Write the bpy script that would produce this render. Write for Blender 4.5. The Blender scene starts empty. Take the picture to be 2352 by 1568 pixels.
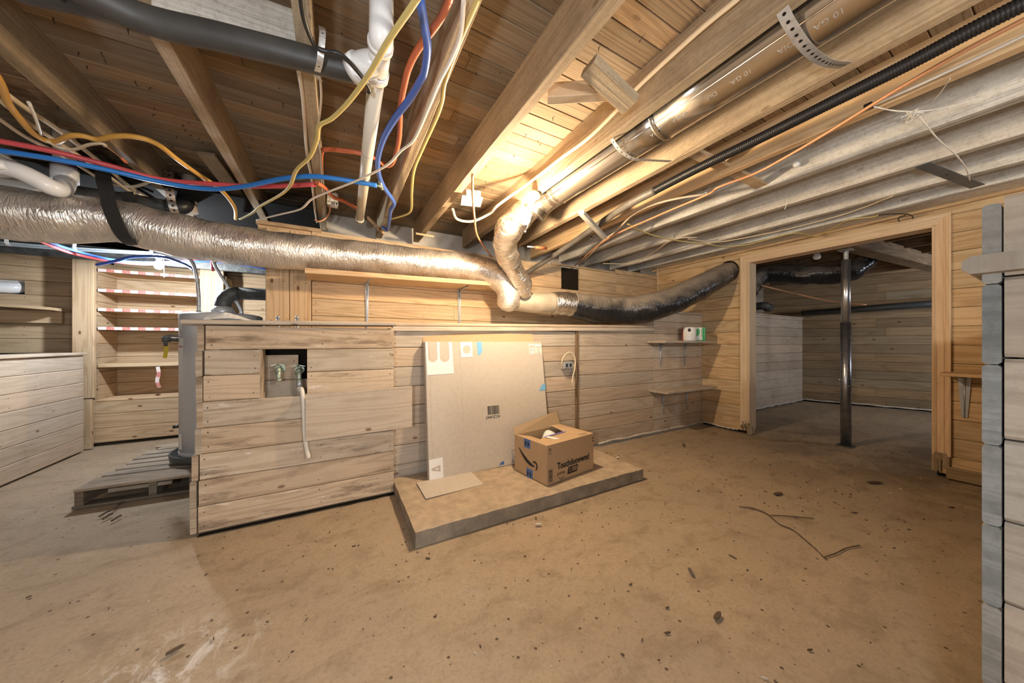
import bpy, math, random
from mathutils import Vector, Matrix, noise
rnd = random.Random(7)
scene = bpy.context.scene
COL = scene.collection
V = Vector
# ------------------------------------------------------------------ viewpoint
F, CX, CY, H = 735.0, 1176.0, 787.0, 1.03
TH = math.atan(406 / 735.0)
SN, CS = math.sin(TH), math.cos(TH)
def _ray(px, py):
    u = (px - CX) / F
    return V((CS * u + SN, -SN * u + CS, -(py - CY) / F))
def az(px, py, z):
    r = _ray(px, py); t = (z - H) / r.z
    return V((r.x * t, r.y * t, z))
def ay(px, py, y):
    r = _ray(px, py); t = y / r.y
    return V((r.x * t, y, H + r.z * t))
def ax(px, py, x):
    r = _ray(px, py); t = x / r.x
    return V((x, r.y * t, H + r.z * t))
cam = bpy.data.cameras.new('camera'); co = bpy.data.objects.new('camera', cam); COL.objects.link(co)
cam.sensor_width = 36; cam.lens = F / 2352 * 36; cam.shift_y = 3 / 2352.; cam.clip_start = .02
co.location = (0, 0, H); co.rotation_euler = (math.pi / 2, 0, -TH)
scene.camera = co
# ------------------------------------------------------------------ materials
class NT:
    def __init__(s, name):
        s.m = bpy.data.materials.new(name); s.m.use_nodes = True
        s.t = s.m.node_tree; s.n = s.t.nodes; s.b = s.n['Principled BSDF']
    def new(s, typ, **kw):
        n = s.n.new(typ)
        for k, v in kw.items():
            if k.startswith('i_'):
                key = k[2:]; key = int(key) if key.isdigit() else key.replace('_', ' ')
                n.inputs[key].default_value = v
            else: setattr(n, k, v)
        return n
    def l(s, a, b): s.t.links.new(a, b)
    def math(s, op, a, b=None, clamp=False):
        n = s.n.new('ShaderNodeMath'); n.operation = op; n.use_clamp = clamp
        for i, x in enumerate((a, b)):
            if x is None: continue
            if hasattr(x, 'links'): s.l(x, n.inputs[i])
            else: n.inputs[i].default_value = x
        return n.outputs[0]
    def mix(s, fac, a, b, mode='MIX'):
        n = s.n.new('ShaderNodeMix'); n.data_type = 'RGBA'; n.blend_type = mode
        for i, x in ((0, fac), (6, a), (7, b)):
            if hasattr(x, 'links'): s.l(x, n.inputs[i])
            elif i == 0: n.inputs[0].default_value = x
            else: n.inputs[i].default_value = (*x, 1)
        return n.outputs[2]
    def mapr(s, x, a, b, c=0., d=1.):
        n = s.n.new('ShaderNodeMapRange'); s.l(x, n.inputs[0])
        for i, v in enumerate((a, b, c, d)): n.inputs[i + 1].default_value = v
        return n.outputs[0]
    def scaled(s, coord, sc):
        n = s.n.new('ShaderNodeMapping'); n.inputs['Scale'].default_value = sc; s.l(coord, n.inputs[0]); return n.outputs[0]
    def noise(s, vec, scale, detail=3., rough=.55, dist=0.):
        n = s.new('ShaderNodeTexNoise', i_Scale=scale, i_Detail=detail, i_Roughness=rough, i_Distortion=dist); s.l(vec, n.inputs['Vector']); return n.outputs['Fac']
    def bump(s, h, strength=.3, dist=.01):
        n = s.new('ShaderNodeBump', i_Strength=strength, i_Distance=dist); s.l(h, n.inputs['Height']); s.l(n.outputs[0], s.b.inputs['Normal'])
def flat(name, col, rough=.5, metal=0., bump=0., bscale=60., var=.0, emit=None, spec=None, trans=0.):
    t = NT(name); b = t.b
    b.inputs['Base Color'].default_value = (*col, 1); b.inputs['Roughness'].default_value = rough; b.inputs['Metallic'].default_value = metal
    if spec is not None: b.inputs['Specular IOR Level'].default_value = spec
    if trans: b.inputs['Transmission Weight'].default_value = trans
    if bump or var:
        tc = t.new('ShaderNodeTexCoord'); f = t.noise(tc.outputs['Object'], bscale, 4)
        if bump: t.bump(f, bump)
        if var:
            f2 = t.noise(tc.outputs['Object'], bscale * .3, 5, .65)
            t.l(t.mix(t.mapr(f2, .3, .7), [c * (1 - var) for c in col], [min(1, c * (1 + var)) for c in col]), b.inputs['Base Color'])
    if emit:
        b.inputs['Emission Color'].default_value = (*emit[0], 1); b.inputs['Emission Strength'].default_value = emit[1]
    return t.m
def wood(name, light, dark, ring=.55, knots=1., dirt=.35, dirtcol=(.10, .07, .05), rough=.75, fiber=.3, bump=.25, stain=None, grit=.12):
    """sawn boards: UV u runs along the grain in metres, v across; attribute 'tint' varies per board"""
    t = NT(name); uv = t.new('ShaderNodeUVMap').outputs[0]
    n1 = t.noise(t.scaled(uv, (.55, 6.5, 1)), 1.0, 2., .45)
    rings = t.math('SINE', t.math('MULTIPLY', n1, 75.))
    rings = t.mapr(rings, -.2, 1.)
    fib = t.noise(t.scaled(uv, (3., 170., 1)), 1.0, 3., .6)
    vo = t.new('ShaderNodeTexVoronoi', voronoi_dimensions='2D', i_Scale=1.0); t.l(t.scaled(uv, (2.6, 5.2, 1)), vo.inputs['Vector'])
    kd = vo.outputs['Distance']
    kn = t.math('MULTIPLY', t.mapr(kd, .035, .06, 1., .0), t.mapr(vo.outputs['Color'], .70, .74))
    kn = t.math('MULTIPLY', kn, knots)
    c = t.mix(t.math('MULTIPLY', rings, ring), light, dark)
    c = t.mix(t.math('MULTIPLY', t.mapr(fib, .42, .7), fiber), c, dark)
    kcol = [dark[0] * .5, dark[1] * .4, dark[2] * .36]
    c = t.mix(kn, c, kcol)
    tc = t.new('ShaderNodeTexCoord'); ob = tc.outputs['Object']
    d = t.noise(ob, 2.3, 6, .62)
    c = t.mix(t.math('MULTIPLY', t.mapr(d, .46, .75), dirt), c, dirtcol)
    gr = t.noise(ob, 55., 4, .7); c = t.mix(t.math('MULTIPLY', t.mapr(gr, .48, .75), grit), c, dirtcol)
    if stain:
        c = t.mix(t.math('MULTIPLY', t.mapr(t.noise(t.scaled(uv, (1.6, 9, 1)), 1.3, 6, .7), .53, .66), stain[0]), c, stain[1])
        c = t.mix(t.math('MULTIPLY', t.mapr(t.noise(t.scaled(uv, (2.2, 11, 1)), 1.9, 6, .75), .60, .67), stain[2]), c, stain[3])
    at = t.new('ShaderNodeAttribute', attribute_name='tint')
    c = t.mix(1., c, at.outputs['Color'], 'MULTIPLY')
    t.l(c, t.b.inputs['Base Color']); t.b.inputs['Roughness'].default_value = rough; t.b.inputs['Specular IOR Level'].default_value = .25
    t.bump(t.math('ADD', t.math('MULTIPLY', fib, .6), t.math('MULTIPLY', rings, .25)), bump, .004)
    return t.m
M = {}
M['pine'] = wood('pine_boards', (.62, .45, .28), (.40, .25, .125), .5, 1., .22, (.22, .15, .10))
M['pine_gray'] = wood('dusty_pine_boards', (.58, .48, .375), (.39, .295, .21), .42, .9, .35, (.22, .17, .13))
M['pine_stained'] = wood('water_stained_boards', (.58, .465, .345), (.37, .27, .18), .5, .8, .3, (.20, .15, .11), stain=(.75, (.12, .08, .05), .65, (.8, .77, .72)))
M['pine_warm'] = wood('orange_pine_boards', (.64, .47, .28), (.42, .265, .13), .55, 1.2, .25, (.22, .14, .07))
M['pine_old'] = wood('old_brown_boards', (.40, .27, .16), (.22, .135, .07), .6, 1.1, .45, (.09, .06, .035))
M['trimwood'] = wood('stain_grade_trim', (.72, .54, .36), (.56, .38, .22), .4, .15, .12, (.3, .18, .09), rough=.55)
M['near'] = wood('weathered_near_boards', (.42, .355, .28), (.28, .225, .17), .5, .9, .4, (.16, .13, .10), grit=.3)
M['endgrain'] = wood('grey_end_grain', (.33, .32, .29), (.20, .195, .175), .6, 0., .6, (.13, .12, .10), fiber=.5, grit=.5, bump=.6)
M['joist'] = wood('rough_joists', (.46, .355, .235), (.30, .215, .13), .4, .6, .6, (.17, .12, .075), fiber=.65, bump=.7, grit=.4)
M['joist_dusty'] = wood('dusty_joists', (.74, .70, .63), (.50, .45, .38), .3, .5, .65, (.27, .22, .16), fiber=.7, bump=.7, grit=.5)
M['subfloor'] = wood('dark_subfloor', (.29, .205, .125), (.16, .105, .06), .5, .4, .75, (.25, .195, .135), fiber=.6, bump=.5)
M['pallet'] = wood('weathered_pallet', (.40, .33, .25), (.20, .155, .11), .5, .6, .55, (.05, .04, .03), stain=(.5, (.03, .028, .025), .3, (.5, .5, .48)))
def floor_mat():
    t = NT('dusty_concrete_floor'); tc = t.new('ShaderNodeTexCoord'); ob = tc.outputs['Object']
    a = t.noise(ob, 1.1, 6, .6); b = t.noise(t.scaled(ob, (1, 1.6, 1)), 5., 8, .68, .4); g = t.noise(ob, 90., 4, .6)
    c = t.mix(t.mapr(a, .35, .65), (.44, .335, .225), (.37, .29, .205))
    c = t.mix(t.math('MULTIPLY', t.mapr(b, .50, .72), .65), c, (.20, .14, .085))
    c = t.mix(t.math('MULTIPLY', t.mapr(t.noise(ob, 2.7, 7, .7, .6), .60, .70), .4), c, (.50, .43, .36))
    c = t.mix(t.math('MULTIPLY', t.mapr(g, .45, .75), .4), c, (.22, .155, .095))
    c = t.mix(t.math('MULTIPLY', t.mapr(t.noise(ob, 19., 7, .75, .7), .55, .72), .5), c, (.19, .13, .08))
    sp = t.new('ShaderNodeTexVoronoi', voronoi_dimensions='2D', i_Scale=7.5); t.l(ob, sp.inputs['Vector'])
    c = t.mix(t.math('MULTIPLY', t.mapr(sp.outputs['Distance'], .03, .05, 1., 0.), t.mapr(sp.outputs['Color'], .5, .52)), c, (.10, .07, .045))
    sp2 = t.new('ShaderNodeTexVoronoi', voronoi_dimensions='2D', i_Scale=13.); t.l(ob, sp2.inputs['Vector'])
    c = t.mix(t.math('MULTIPLY', t.mapr(sp2.outputs['Distance'], .035, .05, 1., 0.), t.mapr(sp2.outputs['Color'], .62, .64)), c, (.16, .11, .07))
    # chalky white scuffs left of the camera
    mp = t.new('ShaderNodeMapping'); mp.inputs['Location'].default_value = (.50, -1.42, 0); mp.vector_type = 'POINT'; t.l(ob, mp.inputs[0])
    ln = t.new('ShaderNodeVectorMath', operation='LENGTH'); t.l(t.scaled(mp.outputs[0], (1.0, 1.5, 0)), ln.inputs[0])
    w = t.math('MULTIPLY', t.mapr(ln.outputs['Value'], .05, .36, 1., 0.), t.mapr(t.noise(t.scaled(ob, (1.6, 1, 1)), 9., 8, .75, .6), .50, .64))
    c = t.mix(t.math('MULTIPLY', w, .75), c, (.80, .78, .76))
    # damp brown stain by the doorway
    mp = t.new('ShaderNodeMapping'); mp.inputs['Location'].default_value = (-4.6, -.75, 0); t.l(ob, mp.inputs[0])
    ln = t.new('ShaderNodeVectorMath', operation='LENGTH'); t.l(mp.outputs[0], ln.inputs[0])
    w = t.math('MULTIPLY', t.mapr(ln.outputs['Value'], .5, 1.8, 1., 0.), t.mapr(t.noise(ob, 2.2, 6, .65, .8), .45, .6))
    c = t.mix(t.math('MULTIPLY', w, .6), c, (.13, .085, .055))
    t.l(c, t.b.inputs['Base Color']); t.b.inputs['Roughness'].default_value = .8; t.b.inputs['Specular IOR Level'].default_value = .3
    t.bump(t.math('ADD', b, t.math('MULTIPLY', g, .35)), .35, .012)
    return t.m
M['floor'] = floor_mat()
M['slab'] = flat('slab_concrete', (.43, .335, .235), .85, bump=.4, bscale=45, var=.22)
M['slab_side'] = flat('slab_side_concrete', (.27, .225, .17), .9, bump=.7, bscale=35, var=.3)
M['plaster'] = flat('whitewashed_masonry', (.70, .66, .60), .9, bump=.4, bscale=25, var=.15)
M['stone'] = flat('dark_rubble', (.05, .04, .033), .95, bump=.5, bscale=9, var=.4)
def foil_mat(name, col, rough, sc, strength, dust=.0, dustcol=(.4, .33, .26), metal=1., top=False):
    t = NT(name); uv = t.new('ShaderNodeUVMap').outputs[0]
    a = t.noise(t.scaled(uv, (sc, sc * .22, 1)), 1., 4, .6, .6)
    vo = t.new('ShaderNodeTexVoronoi', feature='DISTANCE_TO_EDGE', voronoi_dimensions='2D', i_Scale=1.); t.l(t.scaled(uv, (sc * .9, sc * .25, 1)), vo.inputs['Vector'])
    c = t.mix(t.mapr(a, .35, .7), [x * .8 for x in col], col)
    tc = t.new('ShaderNodeTexCoord'); d = t.noise(tc.outputs['Object'], 6., 5, .65)
    f = t.math('MULTIPLY', t.mapr(d, .35, .68), dust)
    if top:   # dust has settled on the upper side
        sx = t.new('ShaderNodeSeparateXYZ'); t.l(t.new('ShaderNodeNewGeometry').outputs['True Normal'], sx.inputs[0])
        f = t.math('MULTIPLY', t.mapr(t.math('ADD', sx.outputs['Z'], t.math('MULTIPLY', d, .8)), .25, 1.15), .9)
    t.l(t.mix(f, c, dustcol), t.b.inputs['Base Color'])
    t.l(t.mapr(f, 0., 1., metal, metal * .3), t.b.inputs['Metallic']); t.l(t.mapr(f, 0., 1., rough, .75), t.b.inputs['Roughness'])
    t.bump(t.math('ADD', a, t.math('MULTIPLY', t.mapr(vo.outputs['Distance'], 0., .25), .14)), strength, .02)
    return t.m
M['foil'] = foil_mat('crinkled_foil_jacket', (.92, .86, .79), .22, 70., .45, .4, (.66, .58, .50), .88)
M['foil_bright'] = foil_mat('bright_crinkled_foil', (.88, .82, .75), .22, 45., .6, .15)
M['black_foil'] = foil_mat('dusty_black_plastic_sleeve', (.035, .036, .04), .2, 26., .5, 1., (.36, .30, .24), metal=.35, top=True)
M['dust_pipe'] = flat('dusty_sheet_metal', (.50, .425, .33), .7, .35, .2, 30, .2)
M['galv'] = flat('galvanised_sheet', (.80, .76, .70), .2, 1., .05, 4, .08)
M['galv_dull'] = flat('dull_galvanised_steel', (.62, .62, .62), .38, .55, .15, 70, .2)
M['bracket'] = flat('grey_bracket_steel', (.42, .45, .49), .4, .5, 0, 50, .15)
M['black'] = flat('black_plastic', (.018, .018, .02), .4, 0., .1, 30)
M['black_dusty'] = flat('dusty_black_pipe', (.05, .048, .045), .5, 0., .15, 12, .5)
M['conduit'] = flat('dusty_grey_pipe', (.13, .115, .10), .5, .0, .1, 25, .35)
M['webbing'] = flat('black_webbing', (.016, .016, .017), .55, 0., .8, 300)
M['pvc'] = flat('white_pvc', (.74, .69, .60), .35, 0., 0, 5, .05)
M['pvc_clean'] = flat('bright_white_pvc', (.85, .85, .85), .28)
M['purple'] = flat('purple_primer', (.14, .04, .16), .5)
M['bakelite'] = flat('off_white_plastic', (.78, .74, .66), .4)
M['yellow'] = flat('yellow_cable_jacket', (.62, .50, .19), .45)
M['orange'] = flat('mustard_cable_jacket', (.72, .40, .09), .45)
M['cream'] = flat('cream_cable_jacket', (.70, .58, .42), .55)
M['whitecable'] = flat('white_cable_jacket', (.72, .66, .58), .5)
M['red'] = flat('red_pex', (.70, .10, .11), .35)
M['redorange'] = flat('faded_red_pex', (.60, .16, .07), .4)
M['blue'] = flat('blue_pex', (.03, .22, .70), .33)
M['navy'] = flat('blue_hose', (.06, .14, .50), .33)
M['copper'] = flat('copper_coloured_cable', (.66, .33, .17), .45, .2)
M['coppertube'] = flat('weathered_copper', (.45, .48, .50), .45, .6)
M['string'] = flat('dusty_white_string', (.72, .68, .60), .95)
M['card'] = flat('brown_cardboard', (.475, .325, .19), .85, 0., .08, 120, .05)
M['card_gray'] = flat('flash_greyed_cardboard', (.55, .485, .41), .85, 0., .08, 120, .06)  # brown card greyed in its colour to stand for cool flash light
M['card_in'] = flat('cardboard_inside', (.33, .235, .145), .9)
M['white_print'] = flat('white_print', (.82, .81, .79), .7)
M['black_print'] = flat('black_print', (.02, .018, .015), .7)
M['bluetape'] = flat('blue_tape', (.19, .47, .74), .6)
M['boxtape'] = flat('printed_blue_tape', (.07, .16, .42), .4)
M['purpletape'] = flat('violet_tape', (.23, .20, .62), .4)
M['paper'] = flat('white_paper', (.80, .80, .78), .8)
M['bag'] = flat('pale_bag', (.70, .76, .76), .3)
M['wrap_green'] = flat('green_wrap', (.03, .38, .10), .3)
M['wrap_red'] = flat('red_wrap', (.42, .06, .03), .3)
M['tank'] = flat('grey_enamel', (.50, .51, .525), .3, 0., 0, 3, .05)
M['label'] = flat('sticker_white', (.72, .72, .70), .5)
M['tag'] = flat('yellow_tag', (.70, .55, .05), .5)
M['steel'] = flat('bright_steel', (.62, .63, .66), .28, .9, .06, 60, .1)
M['steel_dark'] = flat('bare_steel_post', (.33, .34, .38), .3, .9, .1, 60, .25)
M['iron'] = flat('dark_oxidised_metal', (.10, .10, .095), .6, .5, .3, 60, .5)
M['brass'] = flat('green_brass', (.36, .42, .34), .5, .6, .1, 90, .25)
M['nail'] = flat('rusty_nail', (.06, .04, .03), .7, .3)
M['gap'] = flat('dark_gap', (.02, .016, .012), .95, spec=.05)
M['matte_black'] = flat('void_black', (.016, .015, .014), .9, spec=.05)  # flat black for the added sheet that stands for a dark void
M['plate'] = flat('blue_grey_steel', (.15, .17, .19), .5, .4, .1, 40, .2)
M['foam'] = flat('pale_foam_sealant', (.62, .57, .50), .95, 0., .5, 60, .2)
M['twig'] = flat('dry_twig', (.10, .065, .04), .9)
M['chip'] = flat('wood_crumbs', (.12, .08, .05), .9, 0, .3, 80, .3)
M['crumb'] = flat('pale_crumbs', (.58, .52, .43), .9)
M['rubber'] = flat('grey_green_steel', (.09, .10, .105), .45, .5, .1, 30, .2)
M['clear'] = flat('clear_tubing', (.62, .70, .76), .15, 0, 0, 5, 0, None, None, .35)
M['bulb_warm'] = flat('lit_warm_bulb', (1, .9, .7), .3, emit=((1., .76, .49), 640.))
M['bulb_cool'] = flat('lit_daylight_bulb', (1, 1, 1), .3, emit=((.86, .93, 1.), 680.))
M['bulb_off'] = flat('white_bulb_glass', (.85, .85, .83), .25)
def tape_mat():
    t = NT('red_white_printed_tape'); uv = t.new('ShaderNodeUVMap').outputs[0]
    ck = t.new('ShaderNodeTexChecker', i_Scale=1.); t.l(t.scaled(uv, (18., 1., 1)), ck.inputs['Vector'])
    n = t.noise(t.scaled(uv, (90, 60, 1)), 1., 2)
    c = t.mix(ck.outputs['Fac'], (.80, .70, .66), (.62, .20, .17)); c = t.mix(t.math('MULTIPLY', t.mapr(n, .52, .6), .45), c, (.82, .6, .55))
    t.l(c, t.b.inputs['Base Color']); t.b.inputs['Roughness'].default_value = .4
    return t.m
M['tape'] = tape_mat()
# ------------------------------------------------------------------ mesh builder
def tint(spread=.12, base=1.0, warm=.05):
    b = base * (1 + rnd.uniform(-spread, spread)); w = rnd.uniform(-warm, warm)
    return (b * (1 + w), b, b * (1 - w))
class MB:
    def __init__(s): s.v = []; s.f = []; s.m = []; s.uv = []; s.t = []; s.s = []
    def face(s, pts, uv=None, mat=0, tn=(1, 1, 1), smooth=False):
        i = len(s.v); s.v += [tuple(p) for p in pts]; s.f.append(tuple(range(i, i + len(pts))))
        s.m.append(mat); s.uv.append(uv or [(0, 0)] * len(pts)); s.t.append(tn); s.s.append(smooth)
    def board(s, c, L, W, T, ch=.004, tn=None, mat=0, off=None):
        """a sawn length: c centre, L half-vector along the grain, W half across the face, T half thickness"""
        c, L, W, T = V(c), V(L), V(W), V(T); tn = tn or tint(); ou, ov = off or (rnd.uniform(0, 90), rnd.uniform(0, 90))
        w, t_, l = W.length, T.length, L.length; Wn, Tn = W / w, T / t_; ch = min(ch, w * .6, t_ * .6)
        if ch > 0: pr = [(-w + ch, -t_), (w - ch, -t_), (w, -t_ + ch), (w, t_ - ch), (w - ch, t_), (-w + ch, t_), (-w, t_ - ch), (-w, -t_ + ch)]
        else: pr = [(-w, -t_), (w, -t_), (w, t_), (-w, t_)]
        flip = L.cross(W).dot(T) < 0
        n = len(pr); i0 = len(s.v)
        for sg in (-1, 1):
            for a, b in pr: s.v.append(tuple(c + L * sg + Wn * a + Tn * b))
        pc = [0.]
        for k in range(n): pc.append(pc[-1] + math.hypot(pr[(k + 1) % n][0] - pr[k][0], pr[(k + 1) % n][1] - pr[k][1]))
        for k in range(n):
            j = (k + 1) % n; q = [i0 + k, i0 + j, i0 + n + j, i0 + n + k]
            u = [(ou - l, ov + pc[k]), (ou - l, ov + pc[k + 1]), (ou + l, ov + pc[k + 1]), (ou + l, ov + pc[k])]
            if flip: q.reverse(); u.reverse()
            s.f.append(tuple(q)); s.uv.append(u); s.m.append(mat); s.t.append(tn); s.s.append(False)
        for e in (0, 1):
            q = [i0 + e * n + k for k in range(n)]; u = [(ou + pr[k][1] * .15, ov + pr[k][0]) for k in range(n)]
            if (e == 0) != flip: q.reverse(); u.reverse()
            s.f.append(tuple(q)); s.uv.append(u); s.m.append(mat); s.t.append(tuple(x * .85 for x in tn)); s.s.append(False)
    def box(s, lo, hi, ch=.002, mat=0, tn=(1, 1, 1), axis=None):
        lo, hi = V(lo), V(hi); d = (hi - lo) / 2; c = (lo + hi) / 2
        a = axis if axis is not None else max(range(3), key=lambda i: d[i])
        e = [V((d.x, 0, 0)), V((0, d.y, 0)), V((0, 0, d.z))]
        r = [i for i in range(3) if i != a]; r.sort(key=lambda i: -d[i])
        s.board(c, e[a], e[r[0]], e[r[1]], ch, tn, mat)
    def tube(s, pts, r, n=10, mat=0, cap=True, tn=(1, 1, 1), res=0, wob=0., wsc=8., smooth=True, flatk=1., seed=0.):
        pts = [V(p) for p in pts]
        rr = list(r) if isinstance(r, (list, tuple)) else [r] * len(pts)
        if res: pts, rr = spline(pts, rr, res)
        N = len(pts); tang = []
        for i in range(N):
            d = pts[min(i + 1, N - 1)] - pts[max(i - 1, 0)]; tang.append(d.normalized() if d.length > 1e-9 else V((0, 0, 1)))
        up = V((0, 0, 1)) if abs(tang[0].z) < .9 else V((1, 0, 0))
        a = tang[0].cross(up).normalized(); i0 = len(s.v); dist = 0.; ds = []
        for i in range(N):
            if i: dist += (pts[i] - pts[i - 1]).length
            ds.append(dist)
            a = (a - tang[i] * a.dot(tang[i])); a = a.normalized() if a.length > 1e-6 else tang[i].orthogonal().normalized()
            b = tang[i].cross(a)
            for k in range(n):
                g = 2 * math.pi * k / n; off = a * math.cos(g) + b * math.sin(g) * flatk
                q = rr[i]
                if wob: q += wob * noise.noise((pts[i] + off * rr[i]) * wsc + V((seed, 0, 0)))
                s.v.append(tuple(pts[i] + off * q))
        for i in range(N - 1):
            for k in range(n):
                j = (k + 1) % n
                s.f.append((i0 + i * n + k, i0 + i * n + j, i0 + (i + 1) * n + j, i0 + (i + 1) * n + k))
                c = 2 * math.pi * max(rr) / n
                s.uv.append([(ds[i], k * c), (ds[i], (k + 1) * c), (ds[i + 1], (k + 1) * c), (ds[i + 1], k * c)])
                s.m.append(mat); s.t.append(tn); s.s.append(smooth)
        if cap:
            for e, ii in ((0, 0), (1, N - 1)):
                q = [i0 + ii * n + k for k in range(n)]
                if e == 0: q.reverse()
                s.f.append(tuple(q)); s.uv.append([(0, 0)] * n); s.m.append(mat); s.t.append(tn); s.s.append(False)
    def cyl(s, p, q, r, n=16, mat=0, r2=None, cap=True, smooth=True): s.tube([p, q], [r, r if r2 is None else r2], n, mat, cap, smooth=smooth)
    def lathe(s, o, prof, n=24, mat=0, axis=(0, 0, 1), smooth=True):
        A = V(axis).normalized(); a = A.orthogonal().normalized(); b = A.cross(a); o = V(o); i0 = len(s.v)
        for r, z in prof:
            for k in range(n):
                g = 2 * math.pi * k / n; s.v.append(tuple(o + A * z + (a * math.cos(g) + b * math.sin(g)) * max(r, 1e-5)))
        for i in range(len(prof) - 1):
            for k in range(n):
                j = (k + 1) % n
                s.f.append((i0 + i * n + k, i0 + i * n + j, i0 + (i + 1) * n + j, i0 + (i + 1) * n + k))
                s.uv.append([(k / n, prof[i][1]), ((k + 1) / n, prof[i][1]), ((k + 1) / n, prof[i + 1][1]), (k / n, prof[i + 1][1])]); s.m.append(mat); s.t.append((1, 1, 1)); s.s.append(smooth)
    def ribbon(s, pts, w, th, side, mat=0, res=0, tn=(1, 1, 1)):
        """a strap: pts along its middle, w width along 'side', th thickness"""
        pts = [V(p) for p in pts]
        if res: pts, _ = spline(pts, [1.] * len(pts), res)
        side = V(side).normalized(); N = len(pts); i0 = len(s.v); d = 0.
        for i in range(N):
            tg = (pts[min(i + 1, N - 1)] - pts[max(i - 1, 0)]).normalized(); sd = (side - tg * side.dot(tg)).normalized(); nn = tg.cross(sd)
            for a, b in ((-1, -1), (1, -1), (1, 1), (-1, 1)): s.v.append(tuple(pts[i] + sd * a * w / 2 + nn * b * th / 2))
        for i in range(N - 1):
            d2 = d + (pts[i + 1] - pts[i]).length
            for k in range(4):
                j = (k + 1) % 4; s.f.append((i0 + i * 4 + k, i0 + i * 4 + j, i0 + i * 4 + 4 + j, i0 + i * 4 + 4 + k))
                s.uv.append([(d, k * w), (d, k * w + w), (d2, k * w + w), (d2, k * w)]); s.m.append(mat); s.t.append(tn); s.s.append(False)
            d = d2
        s.f.append((i0 + 3, i0 + 2, i0 + 1, i0)); s.f.append(tuple(i0 + (N - 1) * 4 + k for k in range(4)))
        for _ in range(2): s.uv.append([(0, 0)] * 4); s.m.append(mat); s.t.append(tn); s.s.append(False)
    def prism(s, poly, O, X, Y, th, mat=0, tn=(1, 1, 1)):
        """flat shape of its own thickness: poly in (x,y) metres on axes X,Y at O, thickness th along X x Y"""
        O, X, Y = V(O), V(X).normalized(), V(Y).normalized(); Z = X.cross(Y); n = len(poly)
        lo = [O + X * a + Y * b for a, b in poly]; hi = [p + Z * th for p in lo]
        s.face(hi, [(a, b) for a, b in poly], mat, tn); s.face(lo[::-1], [(a, b) for a, b in poly][::-1], mat, tn)
        for k in range(n):
            j = (k + 1) % n; s.face([lo[k], lo[j], hi[j], hi[k]], [poly[k], poly[j], poly[j], poly[k]], mat, tn)
    def build(s, name, mats, parent=None, label=None, cat=None, group=None, kind=None, weld=False):
        me = bpy.data.meshes.new(name); vs = s.v; org = V((0, 0, 0))
        if parent is None and kind != 'structure' and vs:
            lo = [min(p[i] for p in vs) for i in range(3)]; hi = [max(p[i] for p in vs) for i in range(3)]
            org = V(((lo[0] + hi[0]) / 2, (lo[1] + hi[1]) / 2, lo[2])); vs = [tuple(V(p) - org) for p in vs]
        me.from_pydata(vs, [], s.f)
        if not isinstance(mats, (list, tuple)): mats = [mats]
        for m in mats: me.materials.append(M[m])
        me.polygons.foreach_set('material_index', s.m); me.polygons.foreach_set('use_smooth', s.s)
        uvl = me.uv_layers.new(name='UVMap'); fl = [x for f in s.uv for p in f for x in p]; uvl.data.foreach_set('uv', fl)
        at = me.attributes.new('tint', 'FLOAT_COLOR', 'FACE'); at.data.foreach_set('color', [x for t in s.t for x in (*t, 1.)])
        me.update()
        o = bpy.data.objects.new(name, me); COL.objects.link(o)
        if parent is not None:
            o.parent = parent; o.location = -wloc(parent)
        else: o.location = org
        tag(o, label, cat, group, kind)
        return o
def wloc(o):
    p = V((0, 0, 0))
    while o is not None: p += o.location; o = o.parent
    return p
def tag(o, label=None, cat=None, group=None, kind=None):
    if label: o['label'] = label
    if cat: o['category'] = cat
    if group: o['group'] = group
    if kind: o['kind'] = kind
    return o
def thing(name, label, cat, loc, group=None):
    o = bpy.data.objects.new(name, None); o.empty_display_size = .05; COL.objects.link(o); o.location = V(loc)
    return tag(o, label, cat, group)
def spline(pts, rr, res):
    P, R = [], []; n = len(pts)
    for i in range(n - 1):
        p0, p1, p2, p3 = pts[max(i - 1, 0)], pts[i], pts[i + 1], pts[min(i + 2, n - 1)]
        for k in range(res):
            t = k / res
            P.append(.5 * ((2 * p1) + (p2 - p0) * t + (2 * p0 - 5 * p1 + 4 * p2 - p3) * t * t + (3 * p1 - p0 - 3 * p2 + p3) * t ** 3)); R.append(rr[i] * (1 - t) + rr[i + 1] * t)
    P.append(pts[-1]); R.append(rr[-1]); return P, R
def text(body, size, O, X, Y, mat, parent, name, bold=0., sx=1., label=None):
    cu = bpy.data.curves.new(name, 'FONT'); cu.body = body; cu.size = size; cu.extrude = .0004; cu.offset = bold; cu.resolution_u = 3
    tmp = bpy.data.objects.new('tmp_text', cu); COL.objects.link(tmp)
    dg = bpy.context.evaluated_depsgraph_get(); me = bpy.data.meshes.new_from_object(tmp.evaluated_get(dg))
    bpy.data.objects.remove(tmp); X, Y = V(X).normalized(), V(Y).normalized(); Z = X.cross(Y)
    me.transform(Matrix(((X.x * sx, Y.x, Z.x, O[0]), (X.y * sx, Y.y, Z.y, O[1]), (X.z * sx, Y.z, Z.z, O[2]), (0, 0, 0, 1))))
    me.name = name; me.materials.clear(); me.materials.append(M[mat])
    o = bpy.data.objects.new(name, me); COL.objects.link(o); o.parent = parent; o.location = -wloc(parent)
    if label: o['label'] = label
    return o
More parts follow.
